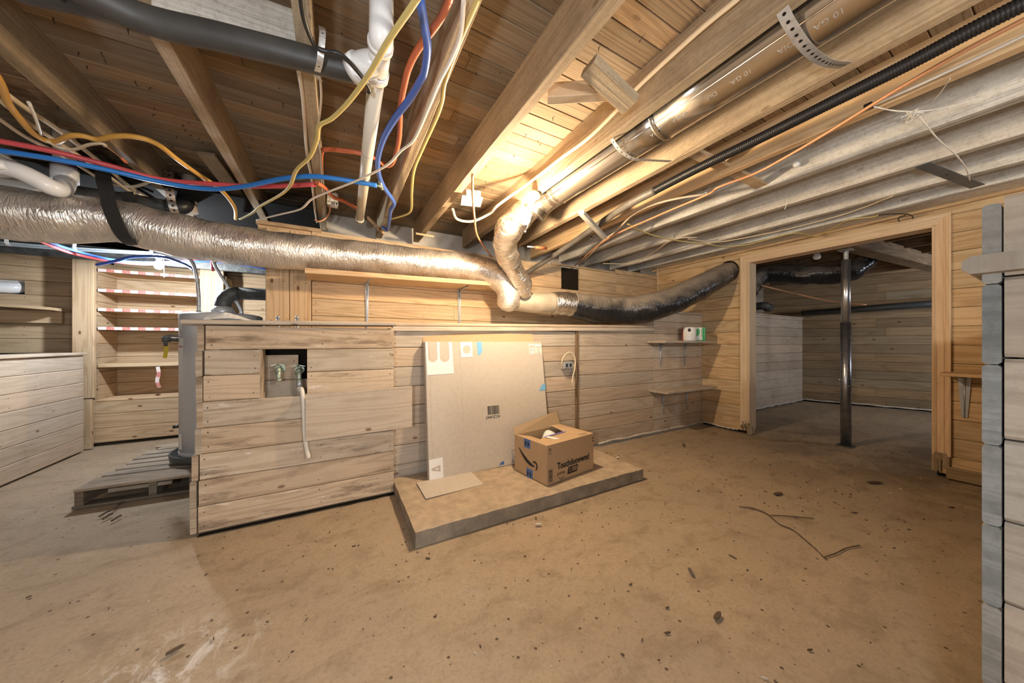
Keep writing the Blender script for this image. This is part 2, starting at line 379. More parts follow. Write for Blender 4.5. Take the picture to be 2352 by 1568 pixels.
def boards(mb, O, U, N, rows, thick=.026, gap=.0025, mat=0, nmat=1, spread=.12, base=1., nails=True, studs=.42, back=None, warm=.05):
    """horizontal boarding: O foot of the face at u=0, U along the wall, N out of it; rows = [(z0, z1, [(u0,u1),...])]"""
    O, U, N = V(O), V(U).normalized(), V(N).normalized(); Z = V((0, 0, 1))
    for z0, z1, segs in rows:
        for sg in segs:
            u0, u1 = sg[0], sg[1]
            if u1 - u0 < .01 or z1 - z0 < .008: continue
            j = rnd.uniform(-.0015, .0015)
            c = O + U * ((u0 + u1) / 2) + Z * ((z0 + z1) / 2) - N * (thick / 2 + j)
            mb.board(c, U * ((u1 - u0) / 2 - .001), Z * ((z1 - z0) / 2 - gap / 2), N * (thick / 2), .004, tint(spread, base, warm), mat)
            if nails and z1 - z0 > .06:
                us = [u0 + .025, u1 - .025]; k = u0 + studs
                while k < u1 - .2: us.append(k + rnd.uniform(-.01, .01)); k += studs
                for u in us:
                    for fz in (.22, .78):
                        if rnd.random() < .12: continue
                        p = O + U * (u + rnd.uniform(-.006, .006)) + Z * (z0 + (z1 - z0) * (fz + rnd.uniform(-.05, .05))) - N * j
                        r = rnd.uniform(.0025, .004); A = U; B = Z
                        mb.face([p + N * .0008 + A * r * math.cos(g) + B * r * math.sin(g) for g in [k2 * math.pi / 3 for k2 in range(6)]][::(1 if U.cross(Z).dot(N) > 0 else -1)], None, nmat)
def rows_of(z0, z1, h=.14, u0=0., u1=1., joints=(), cut=()):
    """rows of height h; joints: u's where every second row may break; cut: (ua,ub,za,zb) openings"""
    out = []; z = z0; i = 0
    while z < z1 - .01:
        zt = min(z + h, z1); segs = [(u0, u1)]
        for a, b, za, zb in cut:
            if zt > za + .02 and z < zb - .02:
                ns = []
                for p, q in segs:
                    if b <= p or a >= q: ns.append((p, q))
                    else:
                        if a > p: ns.append((p, a))
                        if b < q: ns.append((b, q))
                segs = ns
        for jn in joints:
            uj = jn[0] if len(jn) == 1 else jn[i % len(jn)]
            if uj is None: continue
            ns = []
            for p, q in segs:
                if p + .05 < uj < q - .05: ns += [(p, uj), (uj, q)]
                else: ns.append((p, q))
            segs = ns
        out.append((z, zt, segs)); z = zt; i += 1
    return out
# ================================================================== SETTING
Z3 = V((0, 0, 1)); X3 = V((1, 0, 0)); Y3 = V((0, 1, 0))
def struct(mb, name, mats): return mb.build(name, mats, kind='structure')
# floor
mb = MB(); n = 60
gx = [-4.2 + 12.8 * i / n for i in range(n + 1)]; gy = [-4.2 + 10.2 * i / n for i in range(n + 1)]
fz = lambda x, y: min(0., noise.noise(V((x * .9, y * .9, 3))) * .008 - .004)
for i in range(n):
    for j in range(n):
        q = [(gx[i], gy[j]), (gx[i + 1], gy[j]), (gx[i + 1], gy[j + 1]), (gx[i], gy[j + 1])]
        mb.face([(a, b, fz(a, b)) for a, b in q], None, 0, (1, 1, 1), True)
struct(mb, 'floor', ['floor'])
# ceiling: the boards of the floor above, with nail points coming through
mb = MB(); y = -4.2; ZC = 2.25
while y < 5.9:
    w = rnd.choice((.085, .09, .095, .10)); x = -4.2
    while x < 8.6:
        l = rnd.uniform(1.6, 3.6); x2 = min(x + l, 8.6)
        mb.board(((x + x2) / 2, y + w / 2, ZC + .011), ((x2 - x) / 2 - .001, 0, 0), (0, w / 2 - .0012, 0), (0, 0, .011), .003, tint(.22, 1., .10)); x = x2
    y += w
mb.box((-4.2, -4.2, ZC + .024), (8.6, 5.9, ZC + .05), 0, 2)
for k in range(240):
    xx = rnd.choice((-1.35, -.8, -.33, .12, .55, .95, 1.42)) + rnd.uniform(-.16, .16); yy = rnd.uniform(.5, 3.4)
    mb.tube([(xx, yy, ZC), (xx + rnd.uniform(-.008, .008), yy + rnd.uniform(-.012, .012), ZC - rnd.uniform(.008, .022))], [.0022, .001], 5, 1)
struct(mb, 'ceiling', ['subfloor', 'nail', 'gap'])
# ledge wall with the cap board: hollow bench part on the left, flush boarding to the corner
CAPZ = lambda x: 1.140 + (x + .65) / 3.8 * .070
mb = MB(); YB = 2.30; YK = 2.385
hole = (-.377, -.15, .70, 1.0)
for r in rows_of(.015, 1.125, .1395, -.64, .35, (), (hole,)):
    z0, z1, segs = r
    xl = -.607 - .036 * (1 - z0 / 1.1); segs = [(max(a, xl) if a < -.6 else a, b) for a, b in segs]
    boards(mb, (0, YB, 0), X3, -Y3, [(z0, z1, segs)], spread=.10, studs=.55)
mb.box((hole[0] - .006, YB + .004, hole[2] - .005), (hole[0] + .012, YB + .09, hole[3]), .003, 0, tint(.05))
# faucet recess: boards set back
boards(mb, (0, 2.44, 0), X3, -Y3, [(.66, .80, [(-.45, -.08)]), (.80, .955, [(-.45, -.205)])], spread=.1)
mb.box((-.60, 2.50, .02), (.34, 2.51, 1.12), 0, 2)
mb.box((.322, 2.33, .0), (.348, 2.40, 1.13), .003, 0, tint())
# end boards of the left side (end grain towards the room)
z = .015; k = 0
while z < 1.11:
    off = .036 * (1 - z / 1.1) + .007 * math.sin(z * 9)
    mb.board((-.622 - off, 2.52, z + .069), (0, .22, 0), (0, 0, .068), (.013, 0, 0), .0035, tint(.1, .95)); z += .139
xx = [-.64 + 1.0 * i / 40 for i in range(41)]
for i in range(40):
    w0, w1 = [.012 + .014 * abs(noise.noise(V((q * 7, 1, 0)))) for q in (xx[i], xx[i + 1])]
    mb.face([(xx[i], YB - w0, .0022), (xx[i + 1], YB - w1, .0022), (xx[i + 1], YB + .02, .0022), (xx[i], YB + .02, .0022)], None, 2)
struct(mb, 'wall_ledge_left', ['pine_stained', 'nail', 'gap'])
mb = MB()
xs = [.35, 2.005, 2.04, 3.13, 4.07]
for i, (u0, u1) in enumerate(((.352, 2.005), (2.045, 3.135))):
    off = (0, .0)[i]; z = .02 + off; k = 0; h = .1395
    while z < CAPZ(u0) - .03:
        zt = min(z + h, CAPZ((u0 + u1) / 2) - .022)
        if i == 1 and k == 4: sg = [(u0, u1 + .01)]
        else: sg = [(u0, u1)]
        boards(mb, (0, YK, 0), X3, -Y3, [(z, zt, sg)], spread=.10, studs=.5, gap=.0035 if i == 0 else .0025); z += h; k += 1
# taller end piece beside the corner
boards(mb, (0, YK - .002, 0), X3, -Y3, rows_of(.02, 1.375, .1392, 3.137, 4.062, ()), spread=.10, studs=.4)
mb.board((3.60, YK + .04, 1.387), (.47, 0, 0), (0, .06, 0), (0, 0, .011), .003, tint())
mb.board((1.74, YK - .0135, CAPZ(1.74) - .030), (1.39, 0, .0256), (0, 0, .016), (0, .0125, 0), .002, tint(.05))
mb.box((.36, YK + .03, .02), (4.06, YK + .04, 1.15), 0, 2)
mb.board((3.13, YK + .32, 1.29), (0, .30, 0), (0, 0, .085), (.012, 0, 0), .003, tint())
struct(mb, 'wall_ledge_back', ['pine_gray', 'nail', 'gap'])
mb = MB()
mb.box((2.008, YK - .012, .06), (2.042, YK + .02, 1.165), .003, 0, tint(.05, .62)); struct(mb, 'trim_1', ['pine_old'])
# ledge top behind the cap
mb = MB(); a = V((-.40, 2.41, 1.10)); 
mb.board((1.83, 2.75, 1.13), (2.24, 0, .04), (0, .30, 0), (0, 0, .012), 0); struct(mb, 'ledge_surface_slab', ['plaster'])
# upper back wall
mb = MB(); YU = 3.03
UC = [(.78, 0, 0)]
rows = []; z = 1.125; k = 0; H2 = (.125, .14, .14, .14, .14, .14, .14)
cuts = [(2.34, 2.62, 1.70, 1.84), (1.62, 2.02, 1.40, 1.53)]
for h in H2:
    zt = z + h - .0
    top = min(zt, 1.94)
    if top - z > .02:
        rr = rows_of(z, top, 9., -.165, 4.07, ((1.66 if k % 2 == 0 else 1.02,), (3.24 if k > 3 else 2.9,)), cuts)
        boards(mb, (0, YU, 0), X3, -Y3, rr, spread=.10, studs=.45, nmat=1)
    z = zt; k += 1
boards(mb, (0, YU - .004, 0), X3, -Y3, [(1.94, 2.0, [(3.24, 4.07)]), (1.94, 1.965, [(2.2, 3.2)])], spread=.1)
for x0, x1 in ((-.458, -.312), (-.309, -.168)):
    mb.board(((x0 + x1) / 2, YU - .02, 1.50), (0, 0, .40), ((x1 - x0) / 2, 0, 0), (0, .012, 0), .004, tint(.05))
    for zz in (1.50, 1.62, 1.2):
        for xx in (x0 + .035, x1 - .035):
            mb.face([(xx + .004 * math.cos(g), YU - .0335, zz + .004 * math.sin(g)) for g in [q * math.pi / 3 for q in range(6)]], None, 1)
mb.box((-.45, YU + .03, 1.1), (4.07, YU + .045, 1.93), 0, 2)
struct(mb, 'wall_back', ['pine', 'nail', 'gap'])
# whitewashed foundation above the boards and the sill it carries
mb = MB()
n = 40
for i in range(n):
    x0, x1 = -.12 + 4.4 * i / n, -.12 + 4.4 * (i + 1) / n
    w = lambda x, s: .012 * noise.noise(V((x * 3, s, 0)))
    a, b = [(x0, 3.07 + w(x0, 1), 1.80), (x1, 3.07 + w(x1, 1), 1.80)], [(x0, 3.12 + w(x0, 2), 1.955 + w(x0, 5)), (x1, 3.12 + w(x1, 2), 1.955 + w(x1, 5))]
    c, d = [(x0, 3.48 + w(x0, 3), 1.99), (x1, 3.48 + w(x1, 3), 1.99)], [(x0, 3.50, 2.27), (x1, 3.50, 2.27)]
    mb.face([a[0], a[1], b[1], b[0]]); mb.face([b[0], b[1], c[1], c[0]]); mb.face([c[0], c[1], d[1], d[0]])
struct(mb, 'wall_foundation', ['plaster'])
mb = MB(); mb.board((-.31, 3.06, 1.88), (.20, 0, 0), (0, 0, .045), (0, .02, 0), .004, tint()); mb.box((-.52, 3.02, 1.925), (-.10, 3.2, 1.955), .004, 0, tint(.1, .8))
struct(mb, 'trim_2', ['pine'])
# right wall with the doorway
mb = MB(); XR = 4.07
DY0, DY1, DZ = .60, 1.85, 1.925
def rj(k): return None
rw = rows_of(.03, 2.06, .1405, -2.4, 3.05, ((None, 2.35, None, None, 2.35, None),), ((DY0 - .03, DY1 + .05, 0, DZ + .02),))
boards(mb, (XR, 0, 0), Y3, -X3, rw, spread=.10, studs=.5)
mb.box((XR + .03, 1.9, 0), (XR + .04, 3.05, 1.72), 0, 2); mb.box((XR + .03, -2.4, 0), (XR + .04, .58, 2.05), 0, 2)
hc = V((XR - .0012, 2.08, 1.868)); mb.face([hc + V((0, .122 * math.cos(g), .130 * math.sin(g))) for g in [k * math.pi / 14 for k in range(28)]][::-1], None, 2)
# broken bottom board right of the door
mb.board((XR - .012, .36, .05), (0, .17, 0), (0, 0, .045), (.02, 0, 0), .008, tint(.1, .6))
struct(mb, 'wall_right', ['pine_warm', 'nail', 'gap'])
# the torn strip of sealant in the corner
mb = MB()
pts = [V((x, YK - .012 + .006 * noise.noise(V((x * 6, 0, 1))), .03 + .012 * noise.noise(V((x * 5, 2, 0))))) for x in [2.3 + 1.76 * i / 40 for i in range(41)]]
mb.tube(pts, [.010 + .006 * noise.noise(V((i * .7, 1, 4))) for i in range(41)], 7, 0, wob=.006, wsc=40)
pts = [V((XR - .012, y, .03 + .012 * noise.noise(V((y * 5, 2, 5))))) for y in [1.97 + .40 * i / 20 for i in range(21)]]
mb.tube(pts, [.009 + .006 * noise.noise(V((i * .7, 1, 9))) for i in range(21)], 7, 0, wob=.005, wsc=40)
o = struct(mb, 'baseboard_sealant', ['foam'])
# doorway lining and moulded casing (door_1)
def moulding(mb, p, q, wdir, width, ndir, mat=0):
    """casing with a stepped profile from p to q"""
    p, q, wdir, ndir = V(p), V(q), V(wdir), V(ndir); L = (q - p)
    prof = [(0, .010), (.08, .013), (.14, .013), (.17, .009), (.30, .010), (.55, .014), (.62, .017), (.66, .013), (.74, .018), (.92, .022), (1, .020)]
    tn = tint(.04); ou = rnd.uniform(0, 50)
    pr = [(a * width, b) for a, b in prof]; pr = [(0, 0)] + pr + [(width, 0)]
    for k in range(len(pr) - 1):
        A, B = pr[k], pr[k + 1]
        f = [p + wdir * A[0] + ndir * A[1], p + wdir * B[0] + ndir * B[1], q + wdir * B[0] + ndir * B[1], q + wdir * A[0] + ndir * A[1]]
        u = [(ou, A[0] + ou), (ou, B[0] + ou), (ou + L.length, B[0] + ou), (ou + L.length, A[0] + ou)]
        if (f[1] - f[0]).cross(f[2] - f[0]).dot(ndir) < 0: f.reverse(); u.reverse()
        mb.face(f, u, mat, tn)
    for e in (p, q):
        mb.face([e + wdir * a + ndir * b for a, b in pr], [(a, b) for a, b in pr], mat, tn)
mb = MB(); moulding(mb, (XR - .002, DY1 + .005, .10), (XR - .002, DY1 + .005, 2.0), Y3, .085, -X3)
moulding(mb, (XR - .002, DY0 - .005, .17), (XR - .002, DY0 - .005, 2.0), -Y3, .085, -X3)
moulding(mb, (XR - .002, DY0 - .09, DZ), (XR - .002, DY1 + .09, DZ), Z3, .085, -X3)
mb.board((XR + .06, DY1 + .012, .965), (0, 0, .965), (.075, 0, 0), (0, .012, 0), .003, tint(.05, .95))
mb.board((XR + .06, DY0 - .012, 1.05), (0, 0, .88), (.075, 0, 0), (0, .012, 0), .003, tint(.05))
mb.board((XR + .06, (DY0 + DY1) / 2, DZ + .010), (0, .62, 0), (.075, 0, 0), (0, 0, .010), .003, tint(.05, 1.1))
# rotten feet of the two posts: splintered shards
for k in range(22):
    y0 = DY1 - .005 + rnd.uniform(0, .09); h = rnd.uniform(.02, .17) * rnd.uniform(.4, 1); x0 = XR - .004 - rnd.uniform(0, .018)
    mb.board((x0, y0, .10 - h / 2 + rnd.uniform(0, .05)), (rnd.uniform(-.006, .006), rnd.uniform(-.012, .012), h / 2), (0, rnd.uniform(.003, .010), 0), (.003, 0, 0), .001, tint(.4, .4))
for k in range(9):
    h = rnd.uniform(.04, .16)
    mb.board((XR + rnd.uniform(-.01, .12), DY1 + rnd.uniform(-.002, .02), h / 2), (0, 0, h / 2), (rnd.uniform(.008, .02), 0, 0), (0, .005, 0), .001, tint(.2, .4))
for k in range(10):
    y0 = DY0 - .01 - rnd.uniform(0, .07); h = rnd.uniform(.04, .15)
    mb.board((XR - .006 - rnd.uniform(0, .012), y0, .17 - h / 2 + .02), (0, 0, h / 2), (0, rnd.uniform(.006, .012), 0), (.004, 0, 0), .001, tint(.2, .5))
struct(mb, 'door_1', ['trimwood'])
# near right ledge: boarded block that ends beside the camera
mb = MB(); XN = 1.0
z = .012; k = 0
while z < 1.14:
    zt = z + .140
    mb.board((XN + .5, .084, (z + zt) / 2), (.5, 0, 0), (0, 0, .0692), (0, .0095, 0), .0035, tint(.2, .95), 1)
    mb.board((XN + .016, -.70, (z + zt) / 2 + .012), (0, .772, 0), (0, 0, .0685), (.014, 0, 0), .006, tint(.1, .95), 0); z = zt; k += 1
boards(mb, (XN + 1.0, .0935, 0), X3, Y3, rows_of(.012, 1.132, .14, 0, 2.05, ()), spread=.1)
mb.box((XN + .03, -1.4, .02), (XN + 3.0, .06, 1.10), 0, 3)
mb.board((XN + 1.5, -.60, 1.166), (1.525, 0, 0), (0, .712, 0), (0, 0, .0155), .009, tint(.05, 1.02), 0)
struct(mb, 'wall_near_right', ['near', 'nail', 'endgrain', 'gap'])
bpy.data.objects['wall_near_right'].data.materials[1] = M['endgrain']; bpy.data.objects['wall_near_right'].data.materials[2] = M['nail']
# left ledge wall with its cap
XL = -2.08
mb = MB()
boards(mb, (XL, 0, 0), Y3, X3, rows_of(.012, .912, .1285, -3.0, 4.60, ((1.2, -.4, 2.1, .3, 1.6, -.9),)), spread=.08, studs=.55)
mb.board((XL - .12, .82, .926), (0, 3.80, 0), (.135, 0, 0), (0, 0, .012), .004, tint(.05))
mb.box((XL - .04, -3, .01), (XL - .03, 4.6, .9), 0, 2)
struct(mb, 'wall_ledge_far_left', ['pine_gray', 'nail', 'gap'])
# far left: upper wall, tall post, niche with its low front wall
mb = MB(); YL = 4.95
boards(mb, (0, YL, 0), X3, -Y3, [(.93, 1.07, [(-4.1, -2.1)]), (1.07, 1.21, [(-4.1, -2.1)]), (1.21, 1.35, [(-4.1, -2.1)]), (1.35, 1.495, [(-4.1, -2.1)]), (1.495, 1.63, [(-2.61, -2.1)]), (1.63, 1.765, [(-4.1, -2.1)]), (1.765, 1.90, [(-4.1, -2.1)])], spread=.07, studs=.5)
for x in (-2.75, -2.42): mb.board((x, YL + .03, 1.96), (0, 0, .07), (.045, 0, 0), (0, .02, 0), .003, tint())
mb.box((-4.1, YL + .06, .9), (-2.1, YL + .07, 1.9), 0, 2)
struct(mb, 'wall_left', ['pine', 'nail', 'gap'])
mb = MB()
mb.board((-2.13, 4.70, .245), (0, 0, .24), (.062, 0, 0), (0, .02, 0), .004, tint(.05))
mb.board((-2.125, 4.71, 1.215), (0, 0, .72), (.070, 0, 0), (0, .02, 0), .004, tint(.05))
mb.board((-1.215, 4.80, 1.10), (0, 0, .82), (.10, 0, 0), (0, .02, 0), .004, tint(.05))
struct(mb, 'trim_3', ['pine'])
mb = MB()
boards(mb, (0, 4.79, 0), X3, -Y3, rows_of(.03, .46, .143, -2.2, -.5, ()), spread=.06, studs=.6)
boards(mb, (0, 5.12, 0), X3, -Y3, rows_of(.46, 1.90, .14, -2.1, -.55, ()), spread=.1, studs=.5, base=.9)
boards(mb, (-2.075, 0, 0), Y3, X3, rows_of(.46, 1.86, .14, 4.80, 5.12, ()), spread=.1, base=.9)
boards(mb, (-1.10, 0, 0), Y3, X3, rows_of(.46, 1.80, .14, 4.82, 5.12, ()), spread=.1)
mb.board((-1.30, 4.955, .452), (.78, 0, 0), (0, .17, 0), (0, 0, .010), .003, tint(.05, 1.1))
mb.board((-.72, 5.06, 1.35), (0, 0, .40), (.05, 0, 0), (0, .02, 0), .004, tint(.05))
mb.box((-2.2, 5.16, .02), (-.4, 5.17, 1.9), 0, 2)
struct(mb, 'wall_niche', ['pine', 'nail', 'gap'])
mb = MB(); mb.box((-4.2, 5.5, -.02), (0.3, 5.6, 2.27), 0); mb.box((.25, 3.52, 0), (.35, 5.6, 2.27), 0); mb.box((-4.25, -4.2, -.02), (-4.15, 5.6, 2.27), 0)
struct(mb, 'wall_masonry_left', ['stone'])
# room beyond the doorway
mb = MB()
boards(mb, (0, 2.47, 0), X3, -Y3, rows_of(.02, 1.46, .14, 4.2, 7.35, ((4.75, 4.75),)), spread=.12, studs=.6)
mb.board((5.77, 2.53, 1.468), (1.6, 0, 0), (0, .08, 0), (0, 0, .010), .003, tint(.1))
boards(mb, (0, 2.98, 0), X3, -Y3, rows_of(1.46, 2.24, .14, 4.2, 7.9, ((5.0, 6.1),)), spread=.15, base=.7)
mb.box((4.1, 3.02, 1.4), (8.0, 3.04, 2.25), 0, 2)
mb.box((4.2, 2.52, 0), (7.4, 2.53, 1.45), 0, 2)
mb.board((5.8, 2.75, 1.45), (1.6, 0, 0), (0, .24, 0), (0, 0, .01), 0, tint(.1, .6))
struct(mb, 'wall_inner_left', ['pine_gray', 'nail', 'gap'])
mb = MB()
A = V((7.22, 2.50, 0)); D = (V((8.0, .35, 0)) - A); U = D.normalized(); N = V((U.y, -U.x, 0)); N = N if N.x < 0 else -N
LN = 3.6
boards(mb, A, U, N, rows_of(.03, 2.24, .1385, -.6, LN, ((1.0, None, 1.6, None), (None, .9, None, 2.2))), spread=.2, studs=.6, base=.5, warm=.08)
mb.board(A + U * LN / 2 - N * .045 + Z3 * 1.13, U * 2.2, Z3 * 1.13, N * .01, 0, (1, 1, 1), 2)
struct(mb, 'wall_inner_far', ['pine_warm', 'nail', 'gap'])
mb = MB(); boards(mb, (0, -1.0, 0), X3, Y3, rows_of(.02, 2.1, .14, 4.15, 8.6, ((5.5, 6.5),)), spread=.14)
struct(mb, 'wall_inner_near', ['pine_old', 'nail'])
# pale foam line along the inner floor
mb = MB()
mb.tube([A + U * (LN * i / 40) + N * .012 + V((0, 0, .035 + .015 * noise.noise(V((i * .5, 3, 0))))) for i in range(41)], [.012 + .007 * noise.noise(V((i * .8, 0, 2))) for i in range(41)], 7, 0, wob=.006, wsc=40)
mb.tube([V((4.9 + 2.3 * i / 30, 2.455, .03 + .012 * noise.noise(V((i * .5, 7, 0))))) for i in range(31)], [.012 + .007 * noise.noise(V((i * .8, 0, 8))) for i in range(31)], 7, 0, wob=.006, wsc=40)
struct(mb, 'baseboard_inner', ['foam'])
# header plate above the right wall
mb = MB(); mb.board((3.97, .4, 2.10), (0, 2.7, 0), (.085, 0, 0), (0, 0, .02), .004, tint(.05, 1.1), 1); mb.board((4.09, .4, 2.075), (0, 2.7, 0), (.045, 0, 0), (0, 0, .018), .004, tint(.05, .9)); struct(mb, 'trim_4', ['pine_warm', 'joist_dusty'])
# ================================================================== JOISTS
def joist(x0, y0, x1, y1, zb, label, mat='joist', w=.05, h=None, base=1., name='ceiling_joist', group='ceiling joists', rough=1):
    h = h or (ZC - zb); mb = MB(); n = 46; tn = tint(.05, base); o1, o2 = rnd.uniform(0, 50), rnd.uniform(0, 50)
    A, B = V((x0, y0, 0)), V((x1, y1, 0)); d = (B - A); L = d.length; d.normalize(); s = V((d.y, -d.x, 0))
    ring = []
    for i in range(n + 1):
        p = A + d * (L * i / n); f = L * i / n
        nz = [(noise.noise(V((f * 2.2, k * 7.3, x0 * 3))) * .004 + noise.noise(V((f * 14, k * 7.3, x0 * 3))) * .0015) * rough for k in range(5)]
        b = zb + nz[0]; t = zb + h
        ring.append([p - s * (w / 2 + nz[1]) + Z3 * t, p - s * (w / 2 + nz[1]) + Z3 * (b + .003), p - s * (w / 2 - .004 + nz[1]) + Z3 * b, p + s * (w / 2 - .004 + nz[2]) + Z3 * b, p + s * (w / 2 + nz[2]) + Z3 * (b + .003), p + s * (w / 2 + nz[2]) + Z3 * t])
    pv = [0, h, h + .01, h + w, h + w + .01, 2 * h + w]
    for i in range(n):
        for k in range(5):
            f0, f1 = L * i / n + o1, L * (i + 1) / n + o1
            mb.face([ring[i][k], ring[i][k + 1], ring[i + 1][k + 1], ring[i + 1][k]], [(f0, o2 + pv[k]), (f0, o2 + pv[k + 1]), (f1, o2 + pv[k + 1]), (f1, o2 + pv[k])], 0, tn)
    mb.face(ring[0][::-1], [(0, k * .02) for k in range(6)], 0, tn); mb.face(ring[-1], [(0, k * .02) for k in range(6)], 0, tn)
    return mb.build(name, mat, None, label, 'joist', group)
ZJ = 2.06
joist(-1.62, -3.8, -1.62, 4.9, ZJ, 'rough joist at far left carrying the bundle of white cables', base=.8)
joist(-1.03, -3.8, -1.03, 4.9, ZJ, 'dark rough joist just right of the mustard cable, ending at the black webbing strap', base=.75)
joist(-.54, -3.8, -.52, 3.5, ZJ, 'tan joist between the mustard cable and the first yellow cable, crossing over the blue pipe', base=1.15, w=.052)
joist(-.09, -3.8, -.095, 3.4, ZJ, 'narrow bleached joist behind the white drain elbow, with the open plastic box on it', base=1.2, w=.05)
joist(.35, -3.8, .375, 3.4, ZJ, 'worn joist with a yellow and a white cable stapled along its lower edge', base=1.15, w=.05)
joist(.765, -3.8, .725, 3.35, ZJ, 'long clean joist in the middle, running down to the square junction box', base=1.1, w=.052)
joist(1.20, -3.8, 1.235, 3.3, ZJ, 'joist along the upper left side of the shiny duct, with a cable on its face', base=1.05, w=.055)
joist(1.64, -3.8, 1.72, 3.3, ZJ, 'light edged joist between the shiny duct and the black corrugated conduit', base=1.25, w=.05)
joist(2.12, -3.8, 2.10, 3.3, ZJ, 'round edged brown joist with the copper coloured cable clipped along it', base=1.2, w=.05, mat='pine_warm')
joist(2.50, -3.8, 2.53, 3.3, ZJ, 'doubled whitened joist behind the copper coloured cable', mat='joist_dusty', w=.035)
joist(2.553, -3.8, 2.583, 3.3, ZJ + .008, 'second whitened joist of the doubled pair, nailed against its neighbour', mat='joist_dusty', w=.035)
joist(3.01, -3.8, 2.97, 3.3, ZJ, 'whitened joist that the dark steel plate hangs under', mat='joist_dusty', w=.055)
joist(3.43, -3.8, 3.43, 3.3, ZJ, 'whitened joist right of the dark steel plate', mat='joist_dusty', w=.055, base=1.1)
joist(3.83, -3.8, 3.80, 3.3, ZJ + .01, 'whitened joist nearest the wall with the doorway', mat='joist_dusty', w=.05, base=1.15)
for i, x in enumerate((4.55, 5.05, 5.55, 6.05, 6.55, 7.1)):
    joist(x, -.9, x, 2.95, ZJ + .02, 'dark joist over the inner room, number %s from the doorway' % ('one two three four five six'.split()[i]), 'pine_old', base=.8, group='joists over the inner room')
# ================================================================== THINGS
def cable(name, pts, r, mat, label, cat='cable', res=6, n=8, flatk=1., group=None, wob=0.):
    mb = MB(); mb.tube(pts, r, n, 0, res=res, flatk=flatk, wob=wob, wsc=25); return mb.build(name, mat, None, label, cat, group)
def pz(lst, z): return [az(a, b, (z if not isinstance(z, (list, tuple)) else z[0] + (z[1] - z[0]) * i / (len(lst) - 1))) for i, (a, b) in enumerate(lst)]
# ---- cap boards
def capboard(name, x0, x1, y0, y1, label):
    mb = MB(); z0, z1 = CAPZ(x0), CAPZ(x1)
    mb.board(((x0 + x1) / 2, (y0 + y1) / 2, (z0 + z1) / 2), ((x1 - x0) / 2, 0, (z1 - z0) / 2), (0, (y1 - y0) / 2, 0), (0, 0, .0125), .006, tint(.04, .97))
    return mb.build(name, 'pine_gray', kind='structure')
capboard('trim_5', -.70, .36, 2.275, 2.45, '')
capboard('trim_6', .36, 3.135, 2.36, 2.50, '')
# ---- concrete slab
mb = MB(); sx0, sx1, sy0, sy1, sh = .352, 2.035, 1.635, 2.36, .085; nx, ny = 60, 26
def sp(i, j, top):
    x = sx0 + (sx1 - sx0) * i / nx; y = sy0 + (sy1 - sy0) * j / ny
    ex = min(i, nx - i); ey = j
    wx = noise.noise(V((x * 9, y * 9, 0))) * .003 + noise.noise(V((x * 40, y * 40, 0))) * .002 if top else noise.noise(V((x * 6, y * 6, 4))) * .004
    z = sh + noise.noise(V((x * 3, y * 3, 2))) * .004
    if min(ex, ey) == 0: z -= .004 + abs(noise.noise(V((x * 22, y * 22, 7)))) * .008
    return (x + (wx if ex == 0 else 0), y + (wx if ey == 0 else 0), z if top else 0.)
for i in range(nx):
    for j in range(ny): mb.face([sp(i, j, 1), sp(i + 1, j, 1), sp(i + 1, j + 1, 1), sp(i, j + 1, 1)], None, 0, (1, 1, 1), True)
for i in range(nx): mb.face([sp(i, 0, 0), sp(i + 1, 0, 0), sp(i + 1, 0, 1), sp(i, 0, 1)], None, 1)
for j in range(ny):
    mb.face([sp(0, j + 1, 0), sp(0, j, 0), sp(0, j, 1), sp(0, j + 1, 1)], None, 1); mb.face([sp(nx, j, 0), sp(nx, j + 1, 0), sp(nx, j + 1, 1), sp(nx, j, 1)], None, 1)
mb.build('concrete_pad', ['slab', 'slab_side'], None, 'low concrete pad on the floor under the two cardboard boxes', 'concrete pad')
# ---- flat cardboard sheet on the pad
mb = MB(); mb.prism([(0, 0), (.385, .012), (.39, .25), (.0, .255)], (.478, 1.94, .0885), X3, Y3, .003)
mb.build('cardboard_sheet', 'card_gray', None, 'thin flat cardboard sheet lying on the pad before the leaning carton', 'cardboard sheet')
# ---- large flat carton leaning on the boarding
BL, BR = V((.56, 2.186, .088)), V((1.56, 2.165, .088)); TL = V((.555, 2.325, 1.037)); TR = V((1.563, 2.310, 1.030))
cx_ = (BR - BL).normalized(); cy_ = ((TL - BL) - cx_ * (TL - BL).dot(cx_)).normalized(); cn = cx_.cross(cy_)   # cn faces the room
cw, chh, cd = 1.005, .96, .055
root = thing('flat_carton', 'large flat brown carton standing on edge on the pad, leaning against the boards', 'carton', BL)
mb = MB(); mb.board(BL + cx_ * cw / 2 + cy_ * chh / 2 - cn * cd / 2, cy_ * chh / 2, cx_ * cw / 2, cn * cd / 2, .005, (1, 1, 1))
for u in (.262, .03): mb.prism([(u, .0), (u + .0012, 0), (u + .0012, chh), (u, chh)], BL + cn * .0004, cx_, cy_, .0003, 1)
mb.build('carton_body', ['card_gray', 'card'], root)
mb = MB(); mb.prism([(.0, -.02), (.955, -.02), (.95, .078), (.004, .082)], BL + cy_ * chh - cn * (cd - .001), cx_, (cy_ * .985 - cn * .06), .004)
mb.build('top_flap', 'card', root)
def onc(u, v, d=.0009): return BL + cx_ * u + cy_ * v + cn * d
def decal(poly, mat, name, parent=root, d=.0012, label=None):
    mb = MB(); mb.prism(poly, onc(0, 0, d), cx_, cy_, .0006); return mb.build(name, mat, parent, label)
def arc(cx, cy, r, a0, a1, n=14, ry=None): return [(cx + r * math.cos(math.radians(a0 + (a1 - a0) * i / n)), cy + (ry or r) * math.sin(math.radians(a0 + (a1 - a0) * i / n))) for i in range(n + 1)]
T = chh - .002
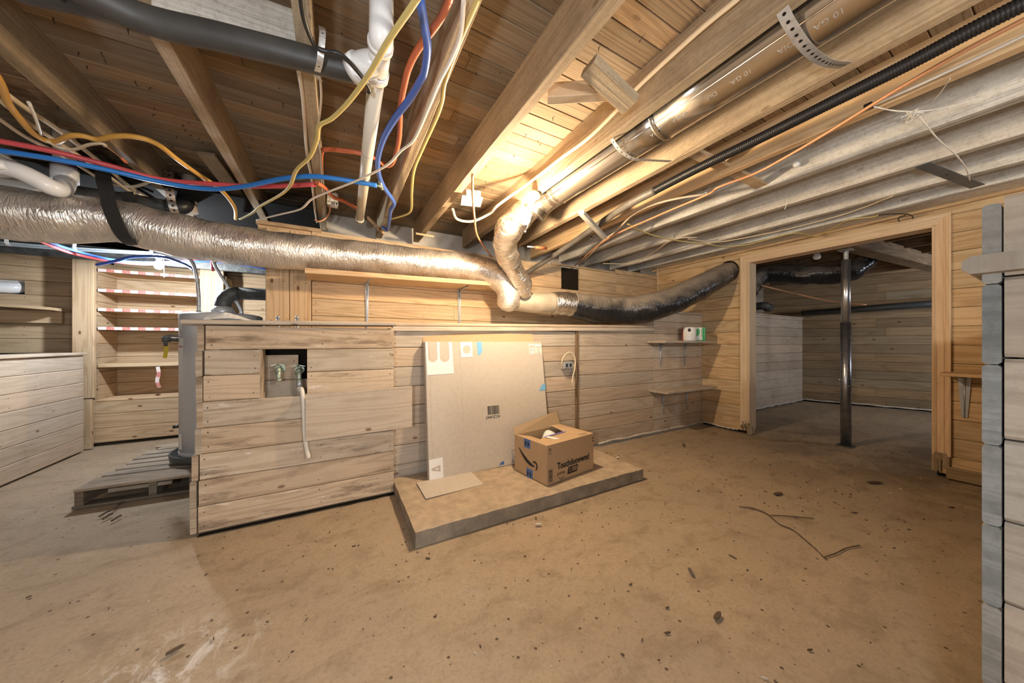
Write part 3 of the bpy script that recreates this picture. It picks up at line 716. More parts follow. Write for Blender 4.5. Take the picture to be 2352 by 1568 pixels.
decal([(.005, T), (.022, T)] + arc(.055, T - .115, .033, 180, 360) + [(.088, T), (.108, T)] + arc(.143, T - .115, .035, 180, 360) + [(.178, T), (.202, T), (.208, T - .235), (.012, T - .240)], 'white_print', 'white_mark')
ring = arc(.317, T - .058, .031, 90, 450, 24)
mb = MB()
sq = [(.268, T - .118), (.362, T - .118), (.362, T), (.268, T)]
def sqp(a):
    c, s_ = math.cos(math.radians(a)), math.sin(math.radians(a)); k = max(abs(c), abs(s_)); return (.315 + .047 * c / k, T - .059 + .059 * s_ / k)
for i in range(24):
    a0, a1 = 45 + i * 15, 45 + (i + 1) * 15
    p = lambda a: (.317 + .031 * math.cos(math.radians(a)), T - .058 + .031 * math.sin(math.radians(a)))
    mb.prism([p(a0), sqp(a0), sqp(a1), p(a1)], onc(0, 0, .0012), cx_, cy_, .0006)
mb.build('white_mark', 'white_print', root)
decal([(.403, T + .002), (.442, T + .002), (.444, T - .075), (.425, T - .10), (.407, T - .102)], 'bluetape', 'tape_strip', label='blue tape scrap at the top edge')
decal([(.985, .60), (1.004, .60), (1.004, .545), (.935, .545), (.952, .56), (.963, .585)], 'bluetape', 'tape_strip', label='blue tape scrap on the right edge')
decal([(.53, .012), (.575, .012), (.572, .036), (.545, .03)], 'boxtape', 'tape_strip', label='dark blue tape scrap at the foot')
mb = MB(); q = [(.005, .004), (.115, .004), (.125, .138), (.005, .134)]
# white square with a sideways letter cut out of it, built as the white around the letter
for poly in ([(.004, .004), (.10, .004), (.10, .034), (.004, .030)], [(.004, .030), (.020, .031), (.020, .105), (.004, .105)], [(.082, .033), (.10, .034), (.10, .104), (.082, .103)], [(.004, .105), (.10, .104), (.10, .14), (.004, .136)],
             [(.020, .031), (.082, .033), (.082, .046), (.020, .062)], [(.020, .076), (.082, .092), (.082, .103), (.020, .105)], [(.048, .064), (.064, .064), (.064, .074), (.048, .074)]):
    mb.prism(poly, onc(0, 0, .0012), cx_, cy_, .0006)
mb.build('white_mark', 'white_print', root)
mb = MB()
def frame(mb, x0, y0, x1, y1, w, O, X, Y, d=.0006, mat=0):
    for p in ([(x0, y0), (x1, y0), (x1, y0 + w), (x0, y0 + w)], [(x0, y1 - w), (x1, y1 - w), (x1, y1), (x0, y1)], [(x0, y0 + w), (x0 + w, y0 + w), (x0 + w, y1 - w), (x0, y1 - w)], [(x1 - w, y0 + w), (x1, y0 + w), (x1, y1 - w), (x1 - w, y1 - w)]): mb.prism(p, O, X, Y, d, mat)
O_ = onc(0, 0, .0012)
frame(mb, .872, T - .105, .930, T - .018, .004, O_, cx_, cy_); mb.prism([(.876, T - .03), (.926, T - .03), (.926, T - .022), (.876, T - .022)], O_, cx_, cy_, .0006)
mb.prism(arc(.900, T - .075, .024, 20, 160) , O_, cx_, cy_, .0006); mb.prism([(.880, T - .08), (.915, T - .072), (.922, T - .09), (.895, T - .101)], O_, cx_, cy_, .0006)
frame(mb, .936, T - .105, .992, T - .018, .004, O_, cx_, cy_); mb.prism([(.940, T - .04), (.988, T - .04), (.988, T - .022), (.940, T - .022)], O_, cx_, cy_, .0006)
frame(mb, .953, T - .085, .975, T - .055, .003, O_, cx_, cy_)
for a in (.944, .979): mb.prism([(a, T - .09), (a + .006, T - .095), (a + .004, T - .05), (a - .002, T - .055)], O_, cx_, cy_, .0006)
mb.build('handling_mark', 'white_print', root)
mb = MB(); u = .462
while u < .558:
    w = rnd.choice((.0012, .002, .0035)); mb.prism([(u, .395), (u + w, .395), (u + w, .46), (u, .46)], O_, cx_, cy_, .0004); u += w + rnd.choice((.0012, .002, .003))
mb.build('barcode', 'black_print', root)
text('KC53447', .031, onc(.562, .386, .0013), -cx_, -cy_, 'black_print', root, 'printed_code')
mb = MB(); frame(mb, .645, .02, .80, .105, .0018, O_, cx_, cy_); mb.prism([(.66, .055), (.69, .055), (.69, .06), (.66, .06)], O_, cx_, cy_, .0004); mb.build('stamp_frame', 'black_print', root)
# ---- delivery box
A, B, C_ = V((1.160, 2.065, .0885)), V((1.215, 1.727, .0885)), V((1.690, 1.800, .0885))
X = (C_ - B).normalized(); Y = Z3.cross(X); bw, bd, bh = .482, .342, .262; B0 = B
root = thing('delivery_box', 'open brown shipping box with a curved arrow mark, on the pad before the leaning carton', 'box', B + X * bw / 2 + Y * bd / 2)
def bp(u, v, z): return B0 + X * u + Y * v + Z3 * z
mb = MB(); t_ = .004
for lo, hi in (((0, 0), (bw, t_)), ((0, bd - t_), (bw, bd)), ((0, t_), (t_, bd - t_)), ((bw - t_, t_), (bw, bd - t_))):
    mb.board(bp((lo[0] + hi[0]) / 2, (lo[1] + hi[1]) / 2, bh / 2), Z3 * bh / 2, X * (hi[0] - lo[0]) / 2, Y * (hi[1] - lo[1]) / 2, .0008, (1, 1, 1))
mb.board(bp(bw / 2, bd / 2, .003), X * bw / 2, Y * bd / 2, Z3 * .003, .0008, (1, 1, 1)); mb.build('box_body', 'card', root)
def flap(poly3, name, label=None, mat='card'):
    mb = MB(); P = [V(p) for p in poly3]; nn = (P[1] - P[0]).cross(P[2] - P[0]).normalized() * .003
    mb.face([p + nn for p in P]); mb.face(P[::-1], None, 1)
    for k in range(len(P)): j = (k + 1) % len(P); mb.face([P[k], P[j], P[j] + nn, P[k] + nn])
    return mb.build(name, [mat, 'card_in'], root, label)
flap([bp(.0, .0, bh), bp(bw, 0, bh), bp(bw, .165, bh - .002), bp(.12, .168, bh - .006), bp(.0, .10, bh)], 'front_flap')
flap([bp(0, bd, bh), bp(0, .01, bh), bp(.10, .05, bh - .012), bp(.13, bd - .03, bh - .03)], 'side_flap')
flap([bp(bw, .0, bh), bp(bw, bd, bh), bp(bw - .13, bd - .02, bh + .015), bp(bw - .15, .06, bh - .01)], 'side_flap')
flap([bp(bw, bd, bh), bp(0, bd, bh), bp(.03, bd + .055, bh + .035), bp(bw + .03, bd + .075, bh + .095)], 'back_flap', 'raised rear flap')
mb = MB(); mb.prism([(.13, .150), (bw - .02, .158), (bw - .02, .172), (.13, .166)], bp(0, 0, bh + .0032), X, Y, .0006); mb.build('tape_strip', 'purpletape', root, 'violet tape along the flap')
mb = MB(); mb.prism([(.145, .07), (.185, .06), (.165, .15), (.125, .15)], bp(0, 0, bh + .0034), X, Y, .0005); mb.build('paper_label', 'paper', root)
mb = MB(); mb.prism([(.36, .02), (.44, .02), (.44, .05), (.36, .05)], bp(0, 0, bh + .0034), X, Y, .0004); mb.build('printed_patch', 'card_in', root)
# arrow mark on the left face: axes running from the back corner to the front corner
OX, LX = bp(-.0006, bd, 0), -Y
def lpt(u, z): return (u, z)
mb = MB(); n = 20
top = []; bot = []
for i in range(n + 1):
    f = i / n; u = .052 + .17 * f; zc = .176 - .092 * math.sin(f * math.pi * .56) ** 1.05 if f < .9 else .176 - .092 * math.sin(.9 * math.pi * .56)
    zc = .180 - .088 * (1 - (1 - f) ** 2) ; w = .004 + .011 * math.sin(min(1, f * 1.05) * math.pi) ** .7
    top.append((u, zc + w)); bot.append((u, zc - w))
for i in range(n): mb.prism([bot[i], bot[i + 1], top[i + 1], top[i]], OX, LX, Z3, .0006)
_p, wd = spline([V((a, b, 0)) for a, b in [(.205, .118), (.222, .124), (.240, .118), (.247, .103), (.243, .085), (.236, .068)]], [.005, .006, .007, .007, .006, .002], 6); pts = [(q.x, q.y) for q in _p]
for i in range(len(pts) - 1):
    (x0, z0), (x1, z1) = pts[i], pts[i + 1]; d = V((x1 - x0, z1 - z0)).normalized(); nx_, nz_ = -d.y, d.x
    mb.prism([(x0 - nx_ * wd[i], z0 - nz_ * wd[i]), (x1 - nx_ * wd[i + 1], z1 - nz_ * wd[i + 1]), (x1 + nx_ * wd[i + 1], z1 + nz_ * wd[i + 1]), (x0 + nx_ * wd[i], z0 + nz_ * wd[i])], OX, LX, Z3, .0006)
mb.build('curved_arrow_mark', 'black_print', root)
for nm, (u0, u1, z0, z1) in (('upper', (.110, .178, .200, bh)), ('lower', (.135, .203, 0, .062))):
    mb = MB(); mb.prism([(u0, z0), (u1, z0), (u1, z1), (u0, z1)], OX, LX, Z3, .0005); tp = mb.build('packing_tape', 'boxtape', root)
    mb = MB(); um, zm = (u0 + u1) / 2, z0 + (.030 if nm == 'upper' else .025)
    for dx, s_ in ((-.012, 1), (.016, -1)):
        mb.prism([(um + dx - .012, zm - .018), (um + dx - .004, zm - .018), (um + dx + .006, zm), (um + dx - .004, zm + .018), (um + dx - .012, zm + .018)], OX + (-X) * .0006, LX, Z3, .0004)
    mb.build('tape_print', 'black_print', tp)
# front face: lettering and symbols
FO = bp(0, -.0007, 0)
def fp(u, z): return bp(u, -.0007, z)
text('Touchdoowwnn!', .0605, fp(.098, .088), X, Z3, 'black_print', root, 'printed_text', .0022, .80)
text('prime', .034, fp(.096, .046), X, Z3, 'black_print', root, 'printed_text', .0, .95)
mb = MB()
for i in range(10):
    f0, f1 = i / 10, (i + 1) / 10; fz_ = lambda f: .030 - .014 * math.sin(f * math.pi) ** .9
    mb.prism([(.11 + .055 * f0, fz_(f0) - .0025), (.11 + .055 * f1, fz_(f1) - .0025), (.11 + .055 * f1, fz_(f1) + .002), (.11 + .055 * f0, fz_(f0) + .002)], FO, X, Z3, .0005)
mb.build('curved_underline', 'black_print', root)
mb = MB(); mb.prism([(.195, .030), (.295, .030), (.306, .078), (.206, .078)], FO, X, Z3, .0006); bd_ = mb.build('printed_badge', 'black_print', root)
mb = MB(); frame(mb, .214, .042, .232, .068, .002, FO - Y * .0007, X, Z3, .0003)
for k in range(3): mb.prism([(.245, .044 + k * .010), (.292, .044 + k * .010), (.293, .049 + k * .010), (.246, .049 + k * .010)], FO - Y * .0007, X, Z3, .0003)
mb.build('badge_lettering', 'card', bd_)
mb = MB(); 
for u in (.022, .036):
    mb.prism([(u - .001, .212), (u + .001, .212), (u + .001, .240), (u - .001, .240)], FO, X, Z3, .0005); mb.prism([(u - .005, .233), (u + .005, .233), (u, .245)], FO, X, Z3, .0005)
mb.prism([(.015, .205), (.043, .205), (.043, .207), (.015, .207)], FO, X, Z3, .0005); mb.build('this_way_up_mark', 'black_print', root)
mb = MB(); frame(mb, .016, .02, .052, .10, .0015, FO, X, Z3)
z = .026
while z < .094: h = rnd.choice((.0015, .003, .004)); mb.prism([(.020, z), (.048, z), (.048, z + h), (.020, z + h)], FO, X, Z3, .0005); z += h + rnd.choice((.002, .003))
mb.build('barcode', 'black_print', root)
mb = MB()
for k in range(2): mb.prism([(bw - .014, .205 + k * .022), (bw - .003, .205 + k * .022), (bw - .003, .216 + k * .022), (bw - .014, .216 + k * .022)], FO, X, Z3, .0005)
mb.build('printed_patch', 'black_print', root)
# plastic bag inside
mb = MB(); mb.tube([bp(.16, .19, .19), bp(.20, .22, .215), bp(.25, .24, .225), bp(.31, .24, .21)], [.02, .035, .04, .02], 14, 0, wob=.03, wsc=14, res=5)
mb.build('plastic_bag', 'bag', None, 'pale plastic packaging inside the open shipping box', 'packaging')
# ---- loose board nailed over the faucet panel
mb = MB(); P = [V((-.155, 2.285, .445)), V((.458, 2.285, .452)), V((.464, 2.285, .735)), V((-.152, 2.285, .726))]
mb.board((.154, 2.260, .589), (.308, 0, .004), (0, 0, .141), (0, .0095, 0), .002, tint(.02, 1.0))
mb.build('access_board', ['pine_gray'], None, 'wide loose board fixed slightly askew over the ledge boarding beside the faucets', 'board')
# ---- faucets
def faucet(px, py, name, label):
    p = ay(px, py, 2.37); root = thing(name, label, 'faucet', p)
    mb = MB(); mb.cyl(p + V((0, .065, .004)), p + V((0, -.012, 0)), .012, 14); mb.lathe(p + V((0, -.02, -.012)), [(.0, .03), (.012, .028), (.017, .012), (.016, -.005), (.012, -.012)], 14)
    mb.tube([p + V((0, -.02, 0)), p + V((.004, -.036, -.018)), p + V((.006, -.042, -.048))], [.012, .013, .011], 12, res=4); mb.cyl(p + V((.006, -.042, -.048)), p + V((.006, -.042, -.062)), .014, 12)
    mb.cyl(p + V((0, .07, .004)), p + V((0, .062, .004)), .026, 16); mb.build('faucet_body', 'brass', root)
    mb = MB(); mb.cyl(p + V((0, -.02, .012)), p + V((0, -.02, .036)), .005, 8)
    for g in (0, math.pi / 2): mb.ribbon([p + V((-.034 * math.cos(g), -.02 - .03 * math.sin(g), .030)), p + V((0, -.02, .038)), p + V((.034 * math.cos(g), -.02 + .03 * math.sin(g), .030))], .012, .005, (math.sin(g), math.cos(g), 0), res=4)
    mb.build('handle', 'brass', root); return p
faucet(640, 850, 'faucet', 'greenish brass faucet with a bare spout, left one in the ledge opening')
p = faucet(686, 852, 'faucet', 'brass faucet with the white drain hose hanging from it')
mb = MB(); a = p + V((.006, -.042, -.062))
mb.tube([a, a + V((.004, -.004, -.05)), V((-.178, 2.305, .75)), V((-.167, 2.286, .68)), V((-.163, 2.286, .58)), V((-.158, 2.284, .46)), V((-.140, 2.276, .335))], [.012, .0125, .0125, .0125, .0125, .0125, .0125], 12, 0, res=6); h = mb.build('drain_hose', 'pvc', None, 'short off-white hose hanging from the faucet down the boards', 'hose')
mb = MB(); mb.cyl(a + V((0, 0, .004)), a + V((.001, -.001, -.03)), .016, 12); mb.build('hose_coupling', 'bracket', h)
# ---- copper stubs on the ledge
for px, l in ((639, 'left of two copper pipe stubs sticking up behind the cap board'), (683, 'right of two copper pipe stubs sticking up behind the cap board')):
    q = ay(px, 745, 2.62); mb = MB(); mb.cyl((q.x, q.y, 1.0), (q.x, q.y, q.z + .055), .011, 12); mb.cyl((q.x, q.y, q.z + .04), (q.x, q.y, q.z + .056), .0125, 12); mb.build('pipe_stub', 'coppertube', None, l, 'pipe stub', 'copper stubs behind the cap board')
# ---- crumpled paper on the ledge
mb = MB(); q = ay(548, 735, 2.52); pts = []
for i in range(9):
    for j in range(6):
        x = q.x - .10 + .2 * i / 8; y = 2.30 + .13 * j / 5
        pts.append(V((x, y, CAPZ(x) + .0135 + max(0, .055 * (1 - abs(i - 3) / 5) * (1 - abs(j - 2.5) / 3)) + .010 * abs(noise.noise(V((i * .9, j * .9, 3)))))))
for i in range(8):
    for j in range(5): mb.face([pts[i * 6 + j], pts[(i + 1) * 6 + j], pts[(i + 1) * 6 + j + 1], pts[i * 6 + j + 1]])
o = mb.build('crumpled_rag', 'paper', None, 'crumpled grey-white rag on the cap board beside the water heater', 'rag'); 
md = o.modifiers.new('th', 'SOLIDIFY'); md.thickness = .003
# ---- water heater on the pallet
tc = V((-.80, 3.42, .135)); TR_ = .252
root = thing('water_heater', 'tall grey cylindrical water heater standing on the old pallet', 'water heater', tc)
mb = MB(); mb.lathe(tc, [(TR_ - .012, .05), (TR_, .055), (TR_, 1.085), (TR_ - .002, 1.09)], 64); mb.build('tank_shell', 'tank', root)
mb = MB(); mb.lathe(tc, [(TR_ + .003, 1.07), (TR_ + .003, 1.108), (TR_ - .008, 1.118), (TR_ - .05, 1.128), (.0, 1.14)], 64); mb.build('top_rim', 'tank', root); mb = MB(); mb.lathe(tc, [(TR_ + .002, .05), (TR_ + .003, .075), (TR_, .078)], 64); mb.build('bottom_rim', 'tank', root)
mb = MB()
def tpt(ang, z, d=.0): return tc + V(((TR_ + d) * math.cos(ang), (TR_ + d) * math.sin(ang), z))
base = math.atan2(-tc.y, -tc.x) 
def sticker(a0, a1, z0, z1, mat, name):
    mb = MB(); n = 6
    for i in range(n):
        b0, b1 = base + a0 + (a1 - a0) * i / n, base + a0 + (a1 - a0) * (i + 1) / n
        mb.face([tpt(b0, z0, .001), tpt(b1, z0, .001), tpt(b1, z1, .001), tpt(b0, z1, .001)]); mb.face([tpt(b0, z0, .0002), tpt(b0, z1, .0002), tpt(b1, z1, .0002), tpt(b1, z0, .0002)])
    return mb.build(name, mat, root)
sticker(-1.35, -1.05, .80, .93, 'label', 'sticker'); sticker(-1.35, -1.12, .99, 1.05, 'label', 'sticker'); sticker(-1.35, -1.12, .10, .22, 'label', 'sticker'); sticker(-1.34, -1.06, .86, .872, 'wrap_red', 'sticker')
va = base - 1.55; q0 = tpt(va, .92, -.02); qd = V((math.cos(va), math.sin(va), 0))
mb = MB(); mb.cyl(q0, q0 + qd * .075, .014, 12); mb.cyl(q0 + qd * .06, q0 + qd * .105, .02, 12); mb.cyl(q0 + qd * .085, q0 + qd * .085 + V((0, 0, -.05)), .012, 10); mb.ribbon([q0 + qd * .10 + V((0, 0, .02)), q0 + qd * .06 + V((0, 0, .03)), q0 + qd * .02 + V((0, 0, .026))], .014, .002, (0, 0, 1)); vv = mb.build('relief_valve', 'iron', root)
mb = MB(); mb.ribbon([q0 + qd * .085 + V((0, 0, -.02)), q0 + qd * .085 + V((.002, .002, -.07)), q0 + qd * .09 + V((0, 0, -.14))], .026, .0012, (1, -.3, 0)); mb.build('hang_tag', 'tag', vv)
mb = MB(); mb.cyl(tpt(va, .26, -.01), tpt(va, .26, .03), .012, 10); mb.build('drain_valve', 'black', root)
# drain pan
mb = MB(); mb.lathe(tc, [(.0, .0), (.275, .0), (.30, .012), (.305, .06), (.300, .066), (.293, .06), (.285, .02), (.0, .012)], 56)
mb.build('drain_pan', 'rubber', None, 'shallow dark drain pan under the water heater', 'drain pan')
# draft hood and flue pipe
ft = tc + V((.0, -.0, 1.14)); fz_ = ay(560, 677, 3.42).z + .01
root = thing('flue_pipe', 'dark metal flue elbow rising from the water heater and running right behind the boards', 'flue pipe', ft)
mb = MB(); mb.lathe(ft, [(.072, .0), (.074, .012), (.060, .04), (.052, .05)], 28); 
for g in range(4): a = g * math.pi / 2 + .4; mb.ribbon([ft + V((.078 * math.cos(a), .078 * math.sin(a), -.005)), ft + V((.070 * math.cos(a), .070 * math.sin(a), .01))], .015, .002, (-math.sin(a), math.cos(a), 0))
mb.build('draft_hood', 'galv_dull', root)
mb = MB(); z1 = fz_
R = .10
mb.tube([ft + V((0, 0, .03))] + [V((ft.x + R - R * math.cos(k * math.pi / 8), ft.y, z1 - R + R * math.sin(k * math.pi / 8))) for k in range(5)], .053, 24, 0); mb.build('elbow', 'iron', root)
mb = MB(); mb.tube([V((ft.x + .10, ft.y, z1)), V((ft.x + .9, ft.y, z1 + .01))], .05, 24, 0); mb.build('horizontal_run', 'iron', root)
# flexible corrugated connectors
def corr(pts, r, name, label, mats=('galv_dull',)):
    P, _ = spline([V(p) for p in pts], [1] * len(pts), 10); P2 = []; d = 0; step = .004
    L = [0]; 
    for i in range(1, len(P)): L.append(L[-1] + (P[i] - P[i - 1]).length)
    k = 0; out = []; rr = []; s_ = 0.
    while s_ < L[-1]:
        while L[k + 1] < s_: k += 1
        f = (s_ - L[k]) / max(1e-6, L[k + 1] - L[k]); out.append(P[k].lerp(P[k + 1], f)); rr.append(r * (1 + .13 * math.sin(len(out) * math.pi / 1.5))); s_ += step
    root = thing(name, label, 'water connector', P[0]); mb = MB(); mb.tube(out, rr, 10, 0); mb.build('corrugated_hose', 'galv_dull', root)
    for e, e2 in ((0, 3), (-1, -4)):
        mb = MB(); dd = (out[e] - out[e2]).normalized(); mb.cyl(out[e] - dd * .018, out[e] + dd * .012, r * 1.5, 8); mb.build('nut', 'brass', root)
a1 = V((tc.x - .13, tc.y - .06, 1.26)); corr([a1, a1 + V((0, 0, .12)), a1 + V((-.015, 0, .30)), a1 + V((-.05, .02, .41)), a1 + V((-.11, .02, .445))], .0115, 'water_connector', 'corrugated steel connector curving up from the left of the water heater top')
a2 = V((tc.x + .09, tc.y + .10, 1.26)); corr([a2, a2 + V((-.0, 0, .06)), a2 + V((-.09, 0, .26)), a2 + V((-.16, 0, .40)), a2 + V((-.17, 0, .46))], .0115, 'water_connector', 'corrugated steel connector crossing behind the flue elbow up to a red pipe')
# ---- pallet
PA = V((-1.40, 3.0, 0)); PX = V((1, -.06, 0)).normalized(); PY = V((.06, 1, 0)).normalized(); pw, pd = 1.12, .98
PA = V((-1.42, 3.02, 0))
root = thing('wooden_pallet', 'old weathered wooden pallet lying under the water heater', 'pallet', PA + PX * pw / 2 + PY * pd / 2)
for u in (.03, .36, .56, pw - .03):
    mb = MB(); mb.board(PA + PX * u + PY * (pd / 2 + .012) + Z3 * .064, PY * pd / 2, Z3 * .045, PX * .019, .004, tint(.15, .65)); mb.build('stringer', 'pallet', root)
vs = [.05, .15, .27, .385, .50, .62, .74, .86, .955]
for k, v in enumerate(vs):
    mb = MB(); cut = rnd.uniform(0, .05); mb.board(PA + PX * (pw / 2 + cut / 2) + PY * v + Z3 * .119, PX * (pw / 2 - cut / 2), PY * (.052 if k in (0, 8) else .043), Z3 * .009, .003, tint(.15, 1.05)); mb.build('deck_board', 'pallet', root)
for v in (.055, .5, .93):
    mb = MB(); mb.board(PA + PX * pw / 2 + PY * v + Z3 * .011, PX * pw / 2, PY * .045, Z3 * .009, .003, tint(.15, .45)); mb.build('bottom_board', 'pallet', root)
mb = MB(); mb.board(PA + PX * .30 + PY * .03 + Z3 * .085, PX * .15, Z3 * .012, PY * .008, .002, tint(.15, .8)); mb.build('broken_slat', 'pallet', root)
# ---- shelf on brackets above the ledge, carrying the foil duct
def bracket(parent, top, out, h, d, w=.028):
    """pressed steel shelf bracket: top = point at wall under the board, out = unit vector from the wall"""
    out = V(out).normalized(); side = out.cross(Z3); mb = MB()
    for dirv, ln, nn in ((-Z3, h, out), (out, d, -Z3)):
        for s_ in (-1, 1):
            a0, a1 = side * (s_ * w / 2), side * (s_ * w * .22); f = dirv * ln
            mb.face([top, top + a0, top + a1 + f, top + f]); mb.face([top + nn * .008, top + f + nn * .005, top + a1 + f + nn * .005, top + a0 + nn * .008])
            mb.face([top + a0, top + a0 + nn * .008, top + a1 + f + nn * .005, top + a1 + f])
        f = dirv * ln; mb.tube([top + nn * .008, top + f + nn * .006], [.006, .003], 6, 0)
    mb.tube([top - Z3 * .06 + out * .01, top + out * .05 - Z3 * .02, top + out * .10 - Z3 * .006], [.006, .008, .004], 6, 0, res=3)
    return mb.build('bracket', 'bracket', parent)
SZ = 1.565; s0, s1 = -.19, 1.60
root = thing('plank_shelf', 'long plank shelf on two steel brackets holding up the foil duct', 'shelf', (.7, 3.03, SZ))
mb = MB(); mb.board(((s0 + s1) / 2, 2.87, SZ + .005), ((s1 - s0) / 2, 0, .022), (0, .155, 0), (0, 0, .019), .003, tint(.04, 1.)); mb.build('shelf_board', 'pine', root)
for px in (843, 1055):
    q = ay(px, 690, 3.025); bracket(root, V((q.x, 3.024, SZ - .015 + .0123 * (q.x - .7))), (0, -1, 0), .40, .24)
# ---- two short shelves in the corner
def cshelf(y0, y1, x0, x1, z, label, pxs):
    root = thing('corner_shelf', label, 'shelf', ((x0 + x1) / 2, YK, z)); mb = MB()
    mb.board(((x0 + x1) / 2, (y0 + y1) / 2, z), ((x1 - x0) / 2, 0, 0), (0, (y1 - y0) / 2, 0), (0, 0, .011), .003, tint(.04, .95)); mb.build('shelf_board', 'pine_gray', root)
    for x in pxs: bracket(root, V((x, YK - .003, z - .012)), (0, -1, 0), .27, .17)
cshelf(2.145, 2.382, 3.02, 3.95, 1.04, 'upper short shelf in the corner by the doorway, carrying the paper rolls', (3.25, 3.70))
cshelf(2.145, 2.382, 3.05, 3.97, .500, 'empty lower short shelf in the corner by the doorway', (3.30, 3.74))
# ---- paper rolls on the upper shelf
def roll(c, r, h, name, label, mat, acc):
    root = thing(name, label, 'paper roll', c); mb = MB()
    mb.lathe(c, [(.02, 0), (r - .01, .0), (r, .008), (r, h - .008), (r - .01, h), (.022, h), (.022, h - .02)], 36, 0); mb.build('roll_body', mat, root)
    acc(root, c, r, h)
def cylpatch(root, c, r, h, a0, a1, z0, z1, mat, name, shape=None):
    mb = MB(); n = 10; f = math.atan2(-c.y, -c.x)
    def p(u, z, d=.0012): g = f + u; return c + V(((r + d) * math.cos(g), (r + d) * math.sin(g), z))
    if shape is None:
        for i in range(n):
            b0, b1 = a0 + (a1 - a0) * i / n, a0 + (a1 - a0) * (i + 1) / n
            mb.face([p(b0, z0), p(b1, z0), p(b1, z1), p(b0, z1)]); mb.face([p(b0, z0, .0002), p(b0, z1, .0002), p(b1, z1, .0002), p(b1, z0, .0002)])
    else:
        cc = p(0, h / 2); mb.face([p(u, z) for u, z in shape]); mb.face([p(u, z, .0003) for u, z in shape][::-1])
    return mb.build(name, mat, root)
def acc1(root, c, r, h):
    cylpatch(root, c, r, h, -1.6, -.95, .002, h - .002, 'wrap_red', 'wrapper_band')
    cylpatch(root, c, r, h, 0, 0, 0, 0, 'black_print', 'round_mark', [(.02 + .22 * math.cos(g), h * .78 + .020 * math.sin(g)) for g in [i * math.pi / 9 for i in range(18)]])
    mb = None
    for k in range(4): cylpatch(root, c, r, h, -.35, .5, .05 + k * .012, .052 + k * .012, 'bracket', 'printed_line')
    cylpatch(root, c, r, h, -.05, .35, .008, .03, 'bracket', 'barcode')
def acc2(root, c, r, h):
    cylpatch(root, c, r, h, .55, 1.5, .004, h - .003, 'wrap_green', 'wrapper_band')
    cylpatch(root, c, r, h, -1.2, .6, .004, .012, 'wrap_green', 'wrapper_band')
    mb = MB(); f = math.atan2(-c.y, -c.x)
    q = lambda u, z: c + V(((r + .0012) * math.cos(f + u), (r + .0012) * math.sin(f + u), z))
    lf = [(.052, -.30, -.26), (.07, -.52, .02), (.09, -.50, .14), (.11, -.42, .16), (.13, -.26, .12), (.15, -.08, .02)]
    for (z0, a0, a1), (z1, b0, b1) in zip(lf, lf[1:]):
        for k in range(5):
            m = lambda a, b, t: a + (b - a) * t / 5
            mb.face([q(m(a0, a1, k), z0), q(m(a0, a1, k + 1), z0), q(m(b0, b1, k + 1), z1), q(m(b0, b1, k), z1)])
    mb.build('leaf_mark', 'wrap_green', root)
    for k in range(3): cylpatch(root, c, r, h, .35 + k * .06, .37 + k * .06, .05, .14, 'wrap_green', 'printed_line')
roll(V((3.585, 2.25, 1.0515)), .074, .158, 'paper_roll', 'red edged white paper roll with a round black mark, on the upper corner shelf', 'paper', acc1)
roll(V((3.745, 2.235, 1.0515)), .072, .158, 'paper_roll', 'white paper roll with a green leaf, on the upper corner shelf', 'paper', acc2)
# ---- bracketed shelf on the right wall
root = thing('small_shelf', 'small plank shelf with a pressed steel bracket on the wall right of the doorway', 'shelf', (XR, .3, .80))
mb = MB(); mb.board((XR - .11, .10, .80), (0, .435, 0), (.105, 0, 0), (0, 0, .012), .003, tint(.04)); mb.build('shelf_board', 'pine_warm', root)
bracket(root, V((XR - .003, .452, .787)), (-1, 0, 0), .31, .18, .06)
# ---- outlet box on the ledge boards with its loop of cable
p = V((1.885, YK - .002, .822)); root = thing('outlet_box', 'small grey outlet box on the boards beside the leaning carton', 'outlet box', p)
mb = MB(); mb.box(p + V((-.050, -.045, -.032)), p + V((.050, 0, .032)), .003); mb.build('box_shell', 'galv_dull', root)
mb = MB(); mb.box(p + V((-.036, -.048, -.026)), p + V((.046, -.0445, .026)), .002)
fc = mb.build('cover_plate', 'bracket', root)
for dx in (-.018, .026):
    mb = MB(); mb.box(p + V((dx - .011, -.0495, -.015)), p + V((dx + .011, -.0475, .015)), .001); mb.build('socket_face', 'black', fc)
cable('loop_cable', [p + V((-.05, -.03, -.01)), p + V((-.066, -.035, .02)), p + V((-.055, -.04, .075)), p + V((-.0, -.045, .118)), p + V((.055, -.05, .105)), p + V((.078, -.05, .05)), p + V((.07, -.055, -.03)), p + V((.045, -.06, -.10)), p + V((.030, -.065, -.165))], .0055, 'cream', 'cream cable looping over the grey outlet box and hanging down', 'cable')
# ---- steel jack post
jp = V((4.48, 1.19, 0)); root = thing('jack_post', 'adjustable steel jack post standing in the doorway', 'post', jp)
mb = MB(); mb.cyl(jp, jp + Z3 * 1.23, .040, 32); mb.build('lower_tube', 'steel_dark', root)
mb = MB(); mb.cyl(jp + Z3 * 1.2, jp + Z3 * 1.86, .0345, 32); mb.build('upper_tube', 'steel', root)
mb = MB(); mb.cyl(jp + Z3 * 1.86, jp + Z3 * 1.955, .017, 18)
for k in range(12): mb.lathe(jp + Z3 * (1.865 + k * .007), [(.017, 0), (.019, .003), (.017, .006)], 18)
mb.build('screw_jack', 'galv_dull', root)
mb = MB(); mb.box(jp + V((-.05, -.05, 1.953)), jp + V((.05, .05, 1.962)), .002); mb.build('head_plate', 'galv_dull', root)
mb = MB(); mb.box(jp + V((-.06, -.06, 0)), jp + V((.06, .06, .006)), .002); mb.build('foot_plate', 'iron', root)
